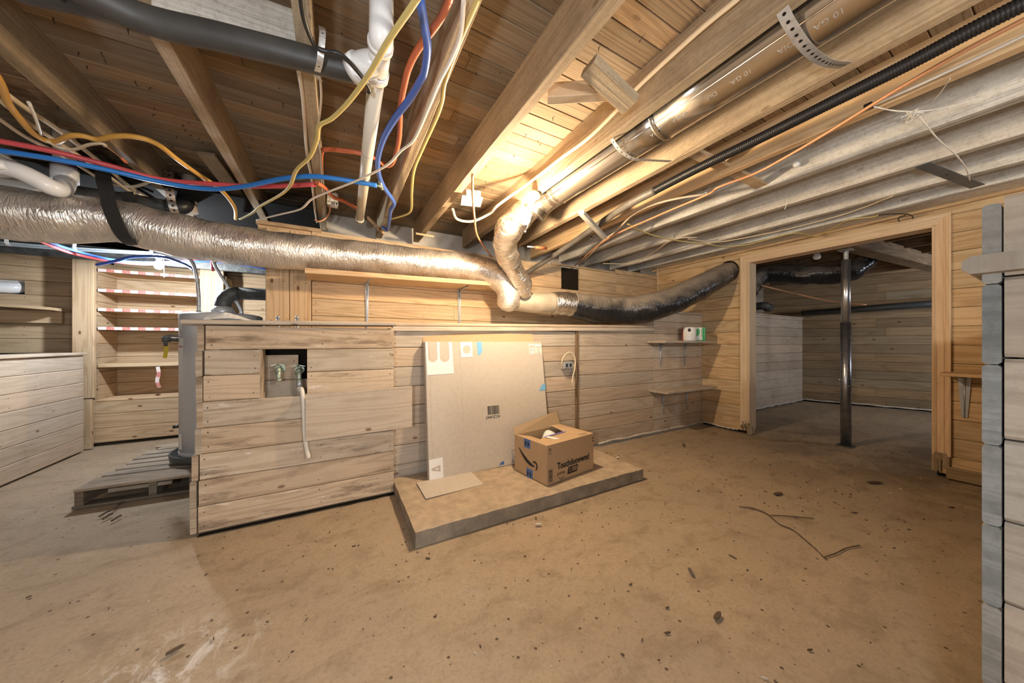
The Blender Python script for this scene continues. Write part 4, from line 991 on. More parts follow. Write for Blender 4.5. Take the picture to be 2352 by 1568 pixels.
for dz, g in ((.66, 2.2), (.66, -.95), (.60, -2.25)):
    mb = MB(); d = V((math.cos(g), math.sin(g), 0)); mb.cyl(jp + Z3 * dz + d * .036, jp + Z3 * dz + d * .052, .008, 8); mb.build('bolt', 'galv', root)
# ---- girder, bulb, duct and pipes in the inner room
mb = MB(); mb.board((5.75, 1.06, 2.035), (1.45, -.12, 0), (0, .075, 0), (0, 0, .07), .006, tint(.05, .9)); mb.build('girder', 'pine_old', None, 'old girder resting on the jack post in the inner room', 'beam')
q = ax(1876, 580, 4.62); root = thing('ceiling_bulb', 'unlit white bulb hanging in the doorway of the inner room', 'light bulb', q)
mb = MB(); mb.lathe(q, [(.02, -.075), (.033, -.06), (.035, -.045), (.026, -.02), (.016, 0.), (.014, .01)], 24); mb.lathe(q, [(0, -.078), (.02, -.075)], 24); mb.build('bulb_glass', 'bulb_off', root)
mb = MB(); mb.lathe(q, [(.017, .0), (.018, .025), (.03, .035), (.05, .04), (.05, .055), (0, .055)], 24); mb.cyl(q + Z3 * .05, q + Z3 * .14, .03, 12); mb.build('socket', 'bakelite', root)
mb = MB(); P = [ax(1700, 690, 4.6), ax(1752, 632, 5.2), ax(1850, 632, 5.35), ax(1940, 627, 5.5), ax(1985, 600, 5.6), ax(2010, 560, 5.7)]
mb.tube(P, [.12, .125, .12, .115, .1, .09], 24, 0, res=8, wob=.02, wsc=9); mb.build('flexible_duct', 'black_foil', None, 'dusty black flexible duct hanging under the joists of the inner room', 'duct')
mb = MB(); mb.tube([ax(1748, 655, 4.9), ax(1800, 668, 5.2), ax(1900, 690, 5.5), ax(1990, 700, 5.7)], .008, 8, 0, res=5); mb.build('sagging_hose', 'copper', None, 'thin brown pipe sagging below the black duct in the inner room', 'pipe')
p0, p1 = V((7.06, 2.42, 1.535)), V((7.45, .30, 1.60)); root = thing('drain_pipe', 'long grey-green drain pipe along the far boards of the inner room', 'pipe', p0)
mb = MB(); mb.tube([p0, p1], .05, 20, 0); mb.build('pipe_run', 'rubber', root)
q = ax(1757, 702, 5.9); mb = MB(); mb.tube([q + V((-.02, .1, .0)), q, q + V((.12, .02, -.02)), q + V((.2, .02, -.02))], .06, 16, 0, res=5); mb.build('pipe_elbow', 'iron', None, 'dark pipe elbow lying on the inner ledge', 'pipe elbow')
# ================================================================== DUCTS AND PIPES OVERHEAD
# big horizontal foil duct
def foil_tube(mb, pts, r, n=40, res=14, wob=.01, wsc=10, seed=0.): mb.tube(pts, r, n, 0, res=res, wob=wob, wsc=wsc, seed=seed)
P = [V((-4.1, 2.83, 1.80)), ay(-700, 470, 2.84), ay(-260, 470, 2.85), ay(-60, 482, 2.86), ay(120, 500, 2.86), ay(268, 508, 2.86), ay(420, 543, 2.86), ay(600, 570, 2.86), ay(760, 586, 2.86), ay(920, 600, 2.855), ay(1060, 613, 2.82), ay(1120, 624, 2.78), ay(1152, 643, 2.72), ay(1168, 668, 2.69), ay(1168, 698, 2.67), ay(1168, 710, 2.67), ay(1168, 716, 2.67)]
Rr = [.14, .14, .14, .14, .14, .125, .135, .132, .128, .128, .128, .126, .122, .116, .105, .07, .01]
root = thing('foil_duct', 'long horizontal foil wrapped duct hanging in a black strap and lying on the plank shelf', 'duct', P[7])
mb = MB(); foil_tube(mb, P, Rr); mb.build('foil_jacket', 'foil', root)
# foil duct dropping from the end of the sheet metal duct
e0 = V((1.36, 1.80, 2.10))
P2 = [ay(1215, 478, 2.07), ay(1170, 525, 2.18), ay(1160, 570, 2.34), ay(1180, 615, 2.48), ay(1200, 650, 2.55), ay(1206, 680, 2.60)]
mb = MB(); foil_tube(mb, P2, [.095, .105, .10, .085, .085, .055], 36, 16, .016, 11, 5.); 
root = thing('foil_drop_duct', 'bright foil wrapped duct dropping from the shiny duct beside the lit bulb', 'duct', P2[2]); mb.build('foil_jacket', 'foil_bright', root)
# shiny sheet metal duct
root = thing('sheet_metal_duct', 'shiny round sheet metal duct running between two joists, stamped with gauge letters', 'duct', (1.36, 0, 2.10))
DX, DZ_ = 1.36, 2.10
for a, b, r in ((-1.2, .99, .100), (.97, 1.86, .0985)):
    mb = MB(); mb.tube([(DX, a + (b - a) * i / 8, DZ_) for i in range(9)], r, 56, 0)
    mb.tube([(DX - .076, a, DZ_ - .0655), (DX - .076, b, DZ_ - .0655)], .0035, 8, 0); mb.build('duct_section', 'galv', root)
mb = MB(); mb.lathe((DX, .985, DZ_), [(.100, -.012), (.1035, -.006), (.1035, .002), (.100, .008)], 56, 0, (0, 1, 0)); mb.lathe((DX, 1.80, DZ_), [(.0985, -.01), (.102, 0), (.0985, .01)], 56, 0, (0, 1, 0)); mb.build('seam_bead', 'galv', root)
mb = MB(); mb.tube([(DX, 1.85, DZ_), (DX - .01, 1.93, DZ_ - .01), (DX - .03, 1.99, DZ_ - .04), (DX - .06, 2.03, DZ_ - .10)], [.0985, .099, .098, .096], 32, 0, res=4); mb.build('elbow', 'galv', root)
rad = V((-math.cos(math.radians(38)), 0, -math.sin(math.radians(38)))); rad = V((-.55, 0, -.835)).normalized()
tgd = V((0, 1, 0)); up_ = tgd.cross(rad)
def stamp(s, y, size):
    O = V((DX, y, DZ_)) + rad * .1003; Xd = V((0, -1, 0)); Yd = rad.cross(Xd)
    text(s, size, O, -Xd, -Yd, 'galv_dull', root, 'stamped_lettering', -.0003, 1.1)
for y, s in ((.30, 'GA. 10'), (.42, 'DIA'), (.54, '10 GA.'), (.66, 'DIA'), (.78, '10 GA.'), (.92, 'DIA')): stamp(s if 'GA' not in s else '10 GA.', y + .05, .024)
# perforated hanger straps under it
def strap(pts, w, side, name, label, mat='galv_dull', holes=12, th=.0012, res=5, cat='strap', group=None):
    mb = MB(); P, _ = spline([V(p) for p in pts], [1] * len(pts), res); mb.ribbon(P, w, th, side)
    L = [0]
    for i in range(1, len(P)): L.append(L[-1] + (P[i] - P[i - 1]).length)
    for h in range(holes):
        s = L[-1] * (h + .5) / holes; k = max(i for i in range(len(L) - 1) if L[i] <= s); f = (s - L[k]) / max(1e-6, L[k + 1] - L[k]); c = P[k].lerp(P[k + 1], f); tg = (P[k + 1] - P[k]).normalized(); sd = V(side).normalized(); sd = (sd - tg * sd.dot(tg)).normalized(); nn = tg.cross(sd)
        for sg in (-1, 1): mb.face([c + nn * sg * (th / 2 + .0004) + (tg * math.cos(g) + sd * math.sin(g)) * w * .16 for g in [q * math.pi / 4 for q in range(8)]][::sg], None, 1)
    return mb.build(name, [mat, 'gap'], None, label, cat, group)
ya = az(1860, 95, 2.0).y
strap([(1.205, .46, 2.055), (1.25, .455, 2.02), (1.36, .45, 1.992), (1.50, .445, 2.005), (1.64, .44, 2.052), (1.66, .44, 2.06)], .032, Y3, 'hanger_strap', 'perforated galvanised strap under the shiny duct, near the top edge of the photo', holes=18)
strap([(1.22, 1.17, 2.056), (1.28, 1.165, 2.01), (1.37, 1.16, 1.994), (1.48, 1.155, 2.015), (1.66, 1.15, 2.056)], .020, Y3, 'hanger_strap', 'narrow perforated strap under the middle of the shiny duct', 'galv_dull', 14)
# black corrugated conduit
P = pz([(2420, -25), (2352, 8), (2230, 70), (2080, 150), (1900, 240), (1730, 325), (1600, 388), (1500, 440)], 2.03)
out = []; Q, _ = spline(P, [1] * len(P), 12); L = 0; 
def resample(Q, step):
    L = [0]
    for i in range(1, len(Q)): L.append(L[-1] + (Q[i] - Q[i - 1]).length)
    o = []; s = 0; k = 0
    while s < L[-1]:
        while L[k + 1] < s: k += 1
        o.append(Q[k].lerp(Q[k + 1], (s - L[k]) / max(1e-9, L[k + 1] - L[k]))); s += step
    return o
Q2 = resample(Q, .0028)
root = thing('corrugated_conduit', 'black ribbed conduit in the joist bay, turning into a dusty smooth pipe', 'conduit', P[3])
mb = MB(); mb.tube(Q2, [.0235 + .0015 * math.sin(i * 2 * math.pi / 3) for i in range(len(Q2))], 18, 0); mb.build('ribbed_length', 'black', root)
P = [Q2[-8], az(1430, 478, 2.02), az(1340, 540, 2.02), ay(1270, 588, 2.62), ay(1205, 630, 2.95)]
mb = MB(); mb.tube(P, .026, 16, 0, res=8); mb.build('smooth_length', 'conduit', root)
# black flexible duct on the ledge: dusty collar, foil joint, black sleeve into the wall
root = thing('black_flexible_duct', 'black plastic sleeved flexible duct sagging from the ledge into the hole in the right wall', 'duct', ay(1320, 697, 2.60))
p = [ay(1165, 692, 2.76), ay(1195, 693, 2.70), ay(1232, 696, 2.64), ay(1272, 696, 2.61)]
mb = MB(); mb.tube(p, [.085, .092, .100, .102], 32, 0, res=4); mb.build('metal_pipe', 'dust_pipe', root)
p = [ay(1268, 696, 2.61), ay(1292, 697, 2.60), ay(1318, 700, 2.60)]
mb = MB(); foil_tube(mb, p, [.108, .118, .122], 36, 8, .006, 18, 3.); mb.build('foil_joint', 'foil_bright', root)
p = [ay(1314, 700, 2.60), ay(1360, 708, 2.55), ay(1420, 712, 2.48), ay(1480, 708, 2.33), ay(1545, 690, 2.21), ay(1610, 658, 2.12), ay(1655, 634, 2.09), ax(1672, 626, 4.07), V((4.25, 2.05, 1.86))]
mb = MB(); foil_tube(mb, p, [.122, .142, .146, .146, .142, .134, .124, .115, .11], 40, 12, .010, 12, 9.); mb.build('plastic_sleeve', 'black_foil', root)
# black webbing strap round the foil duct
q = lambda px, py, y: ay(px, py, y)
P = [q(236, 400, 2.74) + V((0, 0, .05)), q(238, 412, 2.72), q(245, 440, 2.70), q(252, 475, 2.695), q(268, 515, 2.705), q(285, 545, 2.74), q(305, 563, 2.84), q(318, 562, 2.93), q(318, 540, 3.01), q(300, 470, 3.02), q(290, 440, 3.02)]
mb = MB(); mb.ribbon(P, .062, .003, X3, 0, 8); mb.build('webbing_strap', 'webbing', None, 'black woven webbing strap slung from a joist round the foil duct', 'strap')
# black drain pipe with the white tee
root = thing('black_drain_pipe', 'fat black drain pipe crossing under the joists to a white elbow', 'pipe', az(500, 62, 1.99))
mb = MB(); mb.tube([V((-3.9, .35, 2.0)), V((-2., .62, 1.995))] + pz([(-130, -180), (150, -42), (333, 44), (500, 84), (667, 125), (745, 146), (818, 164)], 1.99), .0385, 28, 0, res=5); mb.build('pipe_run', 'black_dusty', root)
mb = MB(); mb.tube([V((-3.9, .95, 2.0)), az(60, -22, 2.0), az(180, 2, 1.995), az(330, 43, 1.99)], .033, 24, 0); mb.build('branch_pipe', 'black_dusty', root)
strap([az(738, 75, 2.05) + V((0, .0, .02)), az(742, 104, 2.01) + V((.0, -.045, .0)), az(735, 140, 1.945), az(728, 172, 1.965), az(735, 172, 2.04) + V((0, .03, 0))], .018, (az(818, 160, 1.99) - az(650, 108, 1.99)), 'hanger_strap', 'perforated strap round the black drain pipe by the white elbow', holes=8)
root = thing('white_drain_pipe', 'white plastic drain pipe with a sweeping tee, running back towards the masonry', 'pipe', az(850, 200, 2.0))
WA, WB = az(871, 128, 2.0), az(826, 505, 2.0)
d = (WB - WA).normalized()
mb = MB(); mb.tube([WA + d * .06, WB - d * .02], .029, 28, 0); mb.tube([WB - d * .05, WB], .0315, 28, 0); mb.build('pipe_run', 'pvc', root)
mb = MB(); mb.lathe(WA + d * .62, [(.0292, -.002), (.0297, 0), (.0292, .002)], 24, 0, tuple(d)); mb.build('joint_line', 'bracket', root)
bk = az(815, 160, 1.99)
mb = MB(); mb.tube([WA - d * .05, WA + d * .09], [.034, .036], 28, 0); mb.tube([WA - d * .055, WA - d * .035], .040, 28, 0); mb.tube([WA + d * .065, WA + d * .095], .040, 28, 0)
mb.tube([bk, bk.lerp(WA, .35), bk.lerp(WA, .7) + d * .012, WA + d * .03], [.043, .040, .038, .034], 28, 0, res=5); mb.tube([bk - (WA - bk).normalized() * .004, bk + (WA - bk).normalized() * .024], .0475, 28, 0)
mb.tube([WA - d * .05, WA - d * .065, WA - d * .075 + V((0, 0, .02)), WA - d * .078 + V((0, 0, .09)), WA - d * .078 + V((0, 0, .24))], [.036, .037, .037, .036, .034], 28, 0, res=6); mb.build('tee_fitting', 'pvc_clean', root)
# white trap at the far left
root = thing('white_trap', 'white plastic sink trap over the left end of the foil duct', 'pipe', ay(80, 420, 2.75))
mb = MB(); mb.tube([ay(-800, 330, 2.6), ay(-90, 366, 2.66), ay(0, 382, 2.68), ay(40, 392, 2.68), ay(80, 410, 2.69), ay(118, 430, 2.71), ay(140, 434, 2.76), ay(150, 418, 2.86)], .042, 24, 0, res=6)
mb.tube([ay(-2, 372, 2.68), ay(12, 398, 2.68)], .050, 24, 0); mb.build('trap_bend', 'pvc_clean', root)
mb = MB(); q1 = ay(149, 405, 2.88); mb.tube([q1 + V((0, 0, -.03)), q1 + V((0, 0, .05))], .052, 24, 0); mb.build('socket', 'pvc_clean', root)
mb = MB(); mb.tube([q1, q1 + V((0, 0, .34))], .043, 24, 0); mb.tube([ay(-90, 410, 2.92), ay(30, 425, 2.95), ay(90, 442, 2.98), ay(140, 448, 3.0)], .045, 20, 0, res=4); mb.build('riser', 'pvc', root)
mb = MB(); mb.tube([q1 + V((0, 0, .048)), q1 + V((0, 0, .078))], .0436, 24, 0); mb.build('primer_band', 'purple', root)
# black pipe with an elbow above the duct
root = thing('black_waste_pipe', 'black waste pipe with a right angle elbow above the foil duct', 'pipe', ay(300, 455, 3.1))
mb = MB(); mb.tube([ay(150, 440, 3.12), ay(260, 455, 3.12), ay(395, 476, 3.12)], .045, 24, 0, res=3); mb.build('pipe_run', 'black_dusty', root)
mb = MB(); mb.tube([ay(385, 474, 3.12), ay(410, 476, 3.12), ay(424, 468, 3.14), ay(428, 445, 3.2)], [.052, .052, .050, .048], 22, 0, res=5); mb.build('elbow', 'black', root)
mb = MB(); mb.tube([ay(440, 490, 3.2), ay(436, 470, 3.2), ay(436, 400, 3.2)], .04, 20, 0, res=3); mb.build('brown_riser', 'dust_pipe', root)
strap([ay(385, 392, 3.02), ay(388, 398, 3.0), ay(390, 440, 3.0), ay(396, 470, 3.03), ay(402, 488, 3.07)], .045, X3, 'hanger_strap', 'perforated strap holding the black waste pipe above the foil duct', 'galv', 9, cat='strap')
# ================================================================== CABLES AND TUBES OVERHEAD
KR = 1.5
_cable = cable
def cable(name, pts, r, *a, **k):
    p0, p1 = V(pts[0]), V(pts[1]); d = p0 - p1; d.z = 0
    u = p0 - V((0, 0, H)); px = CX + F * (CS * u.x - SN * u.y) / max(1e-3, SN * u.x + CS * u.y); py = CY - F * u.z / max(1e-3, SN * u.x + CS * u.y)
    if py < -5: pts = [p0 + V((d.normalized().x * .3, -1.0, 0)), p0 + V((d.normalized().x * .15, -.35, 0))] + list(pts)      # runs on overhead, out of view
    elif px < -5: pts = [p0 + d.normalized() * 1.2, p0 + d.normalized() * .4] + list(pts)
    return _cable(name, pts, r * KR, *a, **k)
def crop1(l): return [(a / 2.94, b / 2.94) for a, b in l]
def crop2(l): return [(750 + a / 2.94, b / 2.94) for a, b in l]
cable('mustard_cable', pz([(-40, 130), (0, 188), (18, 235), (45, 272), (75, 305), (105, 322), (130, 325), (160, 312), (190, 312), (225, 320), (262, 313), (310, 314), (360, 330), (410, 368), (455, 400), (500, 430), (525, 455), (540, 480), (541, 502)], [1.985, 2.025]), .0078, 'orange', 'thick mustard cable snaking across the upper left', n=10)
cable('yellow_cable', pz([(975, -40)] + crop1([(2810, 0), (2620, 280), (2500, 490), (2352, 690), (2240, 800), (2155, 850), (2140, 940), (2090, 1060), (2000, 1150), (1960, 1250), (1900, 1310), (1760, 1390), (1700, 1440), (1620, 1480)]), 1.92), .0062, 'yellow', 'flat yellow cable hanging from the top edge past the white drain elbow', flatk=.55, n=10)
cable('yellow_cable', pz([(1108, -30)] + crop2([(1020, 0), (900, 280), (800, 550), (780, 680), (740, 800), (650, 1000), (590, 1150), (575, 1300), (570, 1420), (520, 1455), (430, 1480)]), 2.04), .006, 'yellow', 'flat yellow cable stapled to the worn joist, then hanging free at its lower end', flatk=.55, n=10)
cable('white_cable', pz([(1070, -30), (1065, 0), (1058, 78), (1036, 136), (1008, 190), (985, 245), (951, 320), (920, 347), (886, 381), (818, 415), (750, 442), (715, 458), (690, 480), (640, 493), (590, 505)], [2.045, 1.86]), .0055, 'whitecable', 'white cable stapled to the worn joist and swinging left over the blue pipe', flatk=.6, n=10)
root = cable('red_water_tube', pz([(1040, -30), (1032, 0), (1008, 48), (961, 112), (940, 153), (930, 190), (920, 245), (917, 316), (906, 364), (896, 379), (883, 378), (855, 360), (821, 350), (784, 345), (750, 343), (738, 352), (737, 400)], [2.03, 2.08]), .0078, 'redorange', 'faded red water tube curving down from the top edge and back left', 'water tube', n=12)
root = cable('blue_water_tube', pz([(960, -40), (965, 0), (975, 60), (982, 110), (975, 165), (966, 185), (940, 228), (905, 275), (880, 320), (868, 365), (870, 400), (882, 430), (905, 465), (897, 482), (894, 505), (889, 528), (880, 522)], 2.0), .0088, 'navy', 'blue water tube swinging down from the top edge to a small hook', 'water tube', n=14)
cable('blue_water_pipe', pz([(-60, 338), (40, 352), (150, 370), (260, 393), (380, 420), (480, 434), (560, 428), (650, 410), (720, 405), (790, 413), (866, 426)], 1.95), .0085, 'blue', 'bright blue water pipe arcing across the upper left', 'water pipe', n=14)
cable('red_water_pipe', pz([(-60, 312), (0, 324), (120, 347), (250, 380), (370, 412), (500, 423), (600, 428), (725, 423)], 1.987), .0088, 'red', 'red water pipe running beside the bright blue one', 'water pipe', n=14)
cable('red_water_tube', pz([(728, 420), (748, 432), (765, 452), (790, 462), (818, 478)], [1.98, 2.06]), .008, 'redorange', 'short faded red tube from the end of the red pipe to the white drain pipe', 'water tube', n=12)
root = thing('pipe_tee', 'small brass coloured tee where the blue pipe meets the blue tube', 'fitting', az(870, 427, 1.97))
mb = MB(); a = az(866, 426, 1.97); b = az(872, 418, 1.98); c = az(878, 434, 1.98); mb.tube([a, (b + c) / 2], .009, 10, 0); mb.tube([b, c], .009, 10, 0); mb.build('tee_body', 'brass', root)
# bundle of white cables along the far left joist
for k, (l, r, nm) in enumerate((([(-20, 190), (55, 245), (150, 310), (240, 380), (300, 430), (362, 468)], .007, 'upper'), ([(-20, 215), (70, 285), (170, 350), (250, 405), (300, 440), (352, 462)], .006, 'middle'), ([(-20, 260), (60, 315), (140, 355), (230, 410), (270, 425), (310, 428), (352, 414)], .006, 'lower'))):
    cable('white_cable', pz(l, (2.052, 2.032, 2.036)[k]), r, 'cream', nm + ' of the three white cables running along the far left joist', group='cables along the far left joist')
cable('white_cable', pz([(110, 325), (135, 338), (170, 343), (205, 332), (235, 330), (242, 336)], 1.965), .0055, 'cream', 'short cut off white cable hanging below the mustard cable', flatk=.6)
mb = MB(); a = az(278, 362, 1.95); b = az(290, 373, 1.945); mb.tube([az(241, 335, 1.965), az(262, 350, 1.955), a], .0016, 6, 1); mb.tube([a, a.lerp(b, .5), b], [.004, .007, .008], 8, 0); mb.build('wire_nut', ['redorange', 'copper'], None, 'small orange wire connector on the bare end of the cut cable', 'wire connector')
mb = MB(); mb.tube(pz([(66, 235), (82, 272), (95, 310)], [2.03, 2.0]), .006, 8, 0, res=3); mb.build('wooden_peg', 'pvc', None, 'short pale peg crossing the white cables at the far left', 'peg')
# cables on the middle and right joists
cable('tan_cable', [ax(1760, -60, 1.16), ax(1690, 0, 1.16), ax(1600, 75, 1.162), ax(1470, 195, 1.168), ax(1415, 255, 1.17), ax(1350, 318, 1.175), ax(1290, 362, 1.18), ax(1215, 420, 1.185), az(1145, 470, 2.04), az(1125, 490, 2.04), az(1085, 508, 2.0), az(1050, 503, 2.0), az(1040, 480, 2.03)], .0065, 'cream', 'tan cable along the joist left of the shiny duct, looping near the lit bulb')
cable('pull_cord', pz([(1085, 400), (1086, 450), (1090, 500), (1098, 545), (1130, 590)], [2.015, 1.84]), .005, 'copper', 'orange cord hanging beside the square junction box', n=8)
cable('copper_cable', pz([(2420, 8), (2352, 45), (2200, 125), (2090, 188), (1995, 246), (1900, 305), (1810, 358), (1735, 398), (1650, 430), (1622, 448), (1500, 500), (1385, 555), (1300, 625), (1212, 678)], [2.035, 1.99]), .005, 'copper', 'copper coloured cable clipped under the round edged joist', n=10)
cable('white_cable', pz([(2400, 58), (2352, 82), (2230, 140), (2100, 200), (2000, 244)], 2.05), .004, 'whitecable', 'thin white cable beside the copper coloured one at the upper right')
cable('tan_cable', pz([(1622, 446), (1560, 455), (1500, 470), (1455, 492), (1430, 515), (1410, 535), (1385, 553), (1360, 580), (1330, 610)], 2.03), .005, 'cream', 'tan cable looping from the clip on the copper coloured cable down to the ledge')
cable('yellow_cable', pz([(1442, 514), (1462, 525), (1485, 535), (1520, 545), (1560, 553), (1620, 560), (1665, 566), (1715, 562), (1770, 548), (1828, 535), (1875, 542), (1920, 520), (1950, 505), (2005, 498), (2017, 494)], 2.03), .0048, 'yellow', 'thin yellow cable stapled across the joists above the doorway', flatk=.7)
cable('black_wire', pz([(2017, 494), (2050, 491), (2085, 492), (2097, 499), (2088, 510), (2068, 510), (2064, 500), (2080, 494)], 2.03), .0028, 'black', 'black wire ending in a small loop above the doorway')
cable('white_cable', pz([(1580, 548), (1640, 556), (1700, 548), (1790, 530), (1880, 508), (1960, 485), (2050, 450)], 2.04), .0034, 'cream', 'thin cream wire following the yellow one above the doorway')
cable('white_cable', pz([(1385, 605), (1450, 604), (1500, 580), (1545, 550), (1600, 545)], 2.04), .0034, 'cream', 'thin cream wire sagging under the joists above the corner shelves')
cable('black_cable', pz([(690, -10), (700, 50), (716, 92), (728, 110), (750, 118), (775, 122), (800, 140), (830, 175), (848, 205), (846, 212)], 1.94), .0045, 'black', 'thin black cable crossing the fat black pipe to the white elbow')
cable('white_cable', pz([(686, 165), (695, 220), (700, 290), (706, 360), (716, 410), (722, 470), (728, 510)], 2.055), .005, 'cream', 'cream cable clipped along the narrow bleached joist')
cable('white_cable', pz([(735, 175), (738, 220), (735, 260), (730, 300), (737, 360), (741, 440)], 2.05), .0032, 'cream', 'thin cream wire on the edge of the narrow bleached joist')
cable = _cable
# clips on the copper cable
for l, nm in (((1995, 245), 'dark'), ((1622, 447), 'grey')):
    p = az(l[0], l[1], 2.03); mb = MB(); mb.box(p + V((-.012, -.012, -.009)), p + V((.012, .012, .012)), .002); mb.build('cable_clip', 'black' if nm == 'dark' else 'bracket', None, nm + ' clip holding the copper coloured cable', 'clip')
# ---- junction boxes
p = az(1083, 462, 2.03); root = thing('junction_box', 'square white junction box cover under the middle joist by the lit bulb', 'junction box', p)
e1 = V((.068, -.02, 0)); e2 = V((.02, .068, 0))
mb = MB(); mb.board(p, e1, e2, Z3 * .006, .002, (1, 1, 1)); mb.build('cover_plate', 'pvc_clean', root)
mb = MB()
for k in range(3): mb.board(p + V((.03, .04, .05)) + e1 * (.5 - .5 * k), Z3 * .045, e1 * .22, e2 * .2, .002, (1, 1, 1))
mb.build('box_shell', 'pvc_clean', root)
p = V((-.025, 3.02, 2.075)); root = thing('open_box', 'open white plastic cable box on the end of the narrow bleached joist', 'junction box', p)
mb = MB(); w, h, d = .078, .10, .05; p = ay(764, 462, 2.9)
for lo, hi in (((-w / 2, 0, -h / 2), (w / 2, .004, h / 2)), ((-w / 2, -d, -h / 2), (-w / 2 + .003, 0, h / 2)), ((w / 2 - .003, -d, -h / 2), (w / 2, 0, h / 2)), ((-w / 2, -d, h / 2 - .003), (w / 2, 0, h / 2)), ((-w / 2, -d, -h / 2), (w / 2, 0, -h / 2 + .003)), ((-w / 2, -d, -.02), (w / 2, -d + .003, h / 2)), ((-.015, -d - .004, -h / 2 - .01), (-.011, -d, h / 2 + .01)), ((.018, -d - .004, -h / 2 - .01), (.022, -d, h / 2 + .01))):
    mb.box(p + V(lo), p + V(hi), .0005)
mb.build('box_shell', 'bakelite', root)
cable('copper_wire', [p + V((-.02, -.02, -.05)), p + V((-.02, -.03, -.10)), p + V((-.05, -.04, -.16)), p + V((-.09, -.04, -.19)), p + V((-.12, -.03, -.18))], .006, 'copper', 'orange wire curling out below the open plastic box')
# ================================================================== BLOCKS AND SCRAPS BETWEEN THE JOISTS
def plank(name, pts, w, th, label, mat='joist', base=1.1, cat='wood block', ydir=None):
    a, b = V(pts[0]), V(pts[1]); L = (b - a) / 2; wd = V(ydir) if ydir else L.cross(Z3); wd = (wd - L.normalized() * wd.dot(L.normalized())).normalized(); T = L.cross(wd).normalized()
    mb = MB(); mb.board((a + b) / 2, L, wd * w / 2, T * th / 2, .004, tint(.06, base)); return mb.build(name, mat, None, label, cat)
plank('wood_block', (az(1352, 150, 2.11), az(1448, 240, 2.03)), .038, .085, 'broken chunk of board jutting from the middle joist towards the shiny duct', base=1.05, ydir=(0, 0, 1))
plank('bridging_block', (az(1258, 215, 2.10), az(1430, 205, 2.10)), .085, .038, 'pale bridging board between the middle joist and the next joist', 'pine', 1.1, ydir=(0, .35, 1))
plank('wood_block', (V((1.70, 1.10, 2.12)), V((2.52, 1.07, 2.085))), .07, .022, 'rough cross batten between the joists right of the conduit', base=1.25, ydir=(0, 1, 0))
plank('wood_block', (az(1335, 488, 1.99), az(1388, 545, 1.965)), .045, .03, 'weathered stick nailed under two joists over the conduit', 'joist_dusty', .8, ydir=(0, 1, 0))
plank('wood_block', (V((-.70, 2.65, 2.20)), V((-.60, 3.25, 2.08))), .09, .02, 'short board nailed beside the joist over the red pipe', base=.9, ydir=(1, .1, 0))
plank('bridging_block', (V((-.51, 1.43, 2.14)), V((-.11, 1.395, 2.14))), .17, .035, 'whitened bridging board behind the fat black pipe', 'joist_dusty', 1., ydir=(0, 0, 1))
plank('wood_scrap', (az(845, 500, 2.03), az(882, 536, 2.0)), .025, .015, 'splintered scrap of wood at the end of the worn joist', 'pine', 1.2, ydir=(0, 0, 1))
plank('wood_scrap', (az(955, 536, 2.03), az(996, 543, 2.03)), .018, .012, 'pale broken stick end under the middle joist by the masonry', 'pine', 1.2, ydir=(0, 0, 1))
plank('wood_block', (V((3.46, 1.55, 2.19)), V((3.84, 1.55, 2.12))), .12, .03, 'dusty block between the last two joists above the doorway', 'joist_dusty', 1., ydir=(0, 1, 0))
# dark beam with clear tubes at the far left
mb = MB(); mb.board((-1.75, 4.40, 1.845), (1.35, 0, 0), (0, 0, .062), (0, .02, 0), .004, tint(.05, .55)); mb.build('header_beam', 'iron', None, 'dark dusty header board above the niche at the far left', 'beam')
a, b = ay(-120, 552, 4.36), ay(350, 583, 4.36)
for k in range(2): cable('clear_tube', [a + V((0, -.01, .018 * k)), a.lerp(b, .5) + V((0, -.01, .018 * k - .012)), b + V((0, -.01, .018 * k - .006))], .0095, 'clear', ('lower' if k == 0 else 'upper') + ' of two clear tubes clipped along the dark header board', 'tube')
for px, py in ((20, 553), (175, 566), (350, 573)):
    p = ay(px, py, 4.34); mb = MB(); mb.ribbon([p + V((0, .02, .045)), p + V((0, -.015, .03)), p + V((0, -.02, -.02)), p + V((0, .005, -.04))], .022, .002, X3, 0, 4); mb.build('tube_clip', 'pvc_clean', None, 'white clip holding the clear tubes, ' + {20: 'at the left edge of the photo', 175: 'above the tall post', 350: 'next to the daylight bulb'}[px], 'clip')
mb = MB(); nn_ = 14  # black sheet added to block the cool bulb and stand for the dark void
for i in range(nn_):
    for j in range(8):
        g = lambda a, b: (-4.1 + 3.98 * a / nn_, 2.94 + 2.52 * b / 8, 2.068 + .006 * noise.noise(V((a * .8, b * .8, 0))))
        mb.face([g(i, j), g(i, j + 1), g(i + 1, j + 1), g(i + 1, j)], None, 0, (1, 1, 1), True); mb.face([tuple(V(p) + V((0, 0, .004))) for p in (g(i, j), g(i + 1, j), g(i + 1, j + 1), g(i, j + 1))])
mb.build('added_void_sheet', 'matte_black', None, 'black sheet added under the joists over the niche to stand for a dark void', 'void sheet')
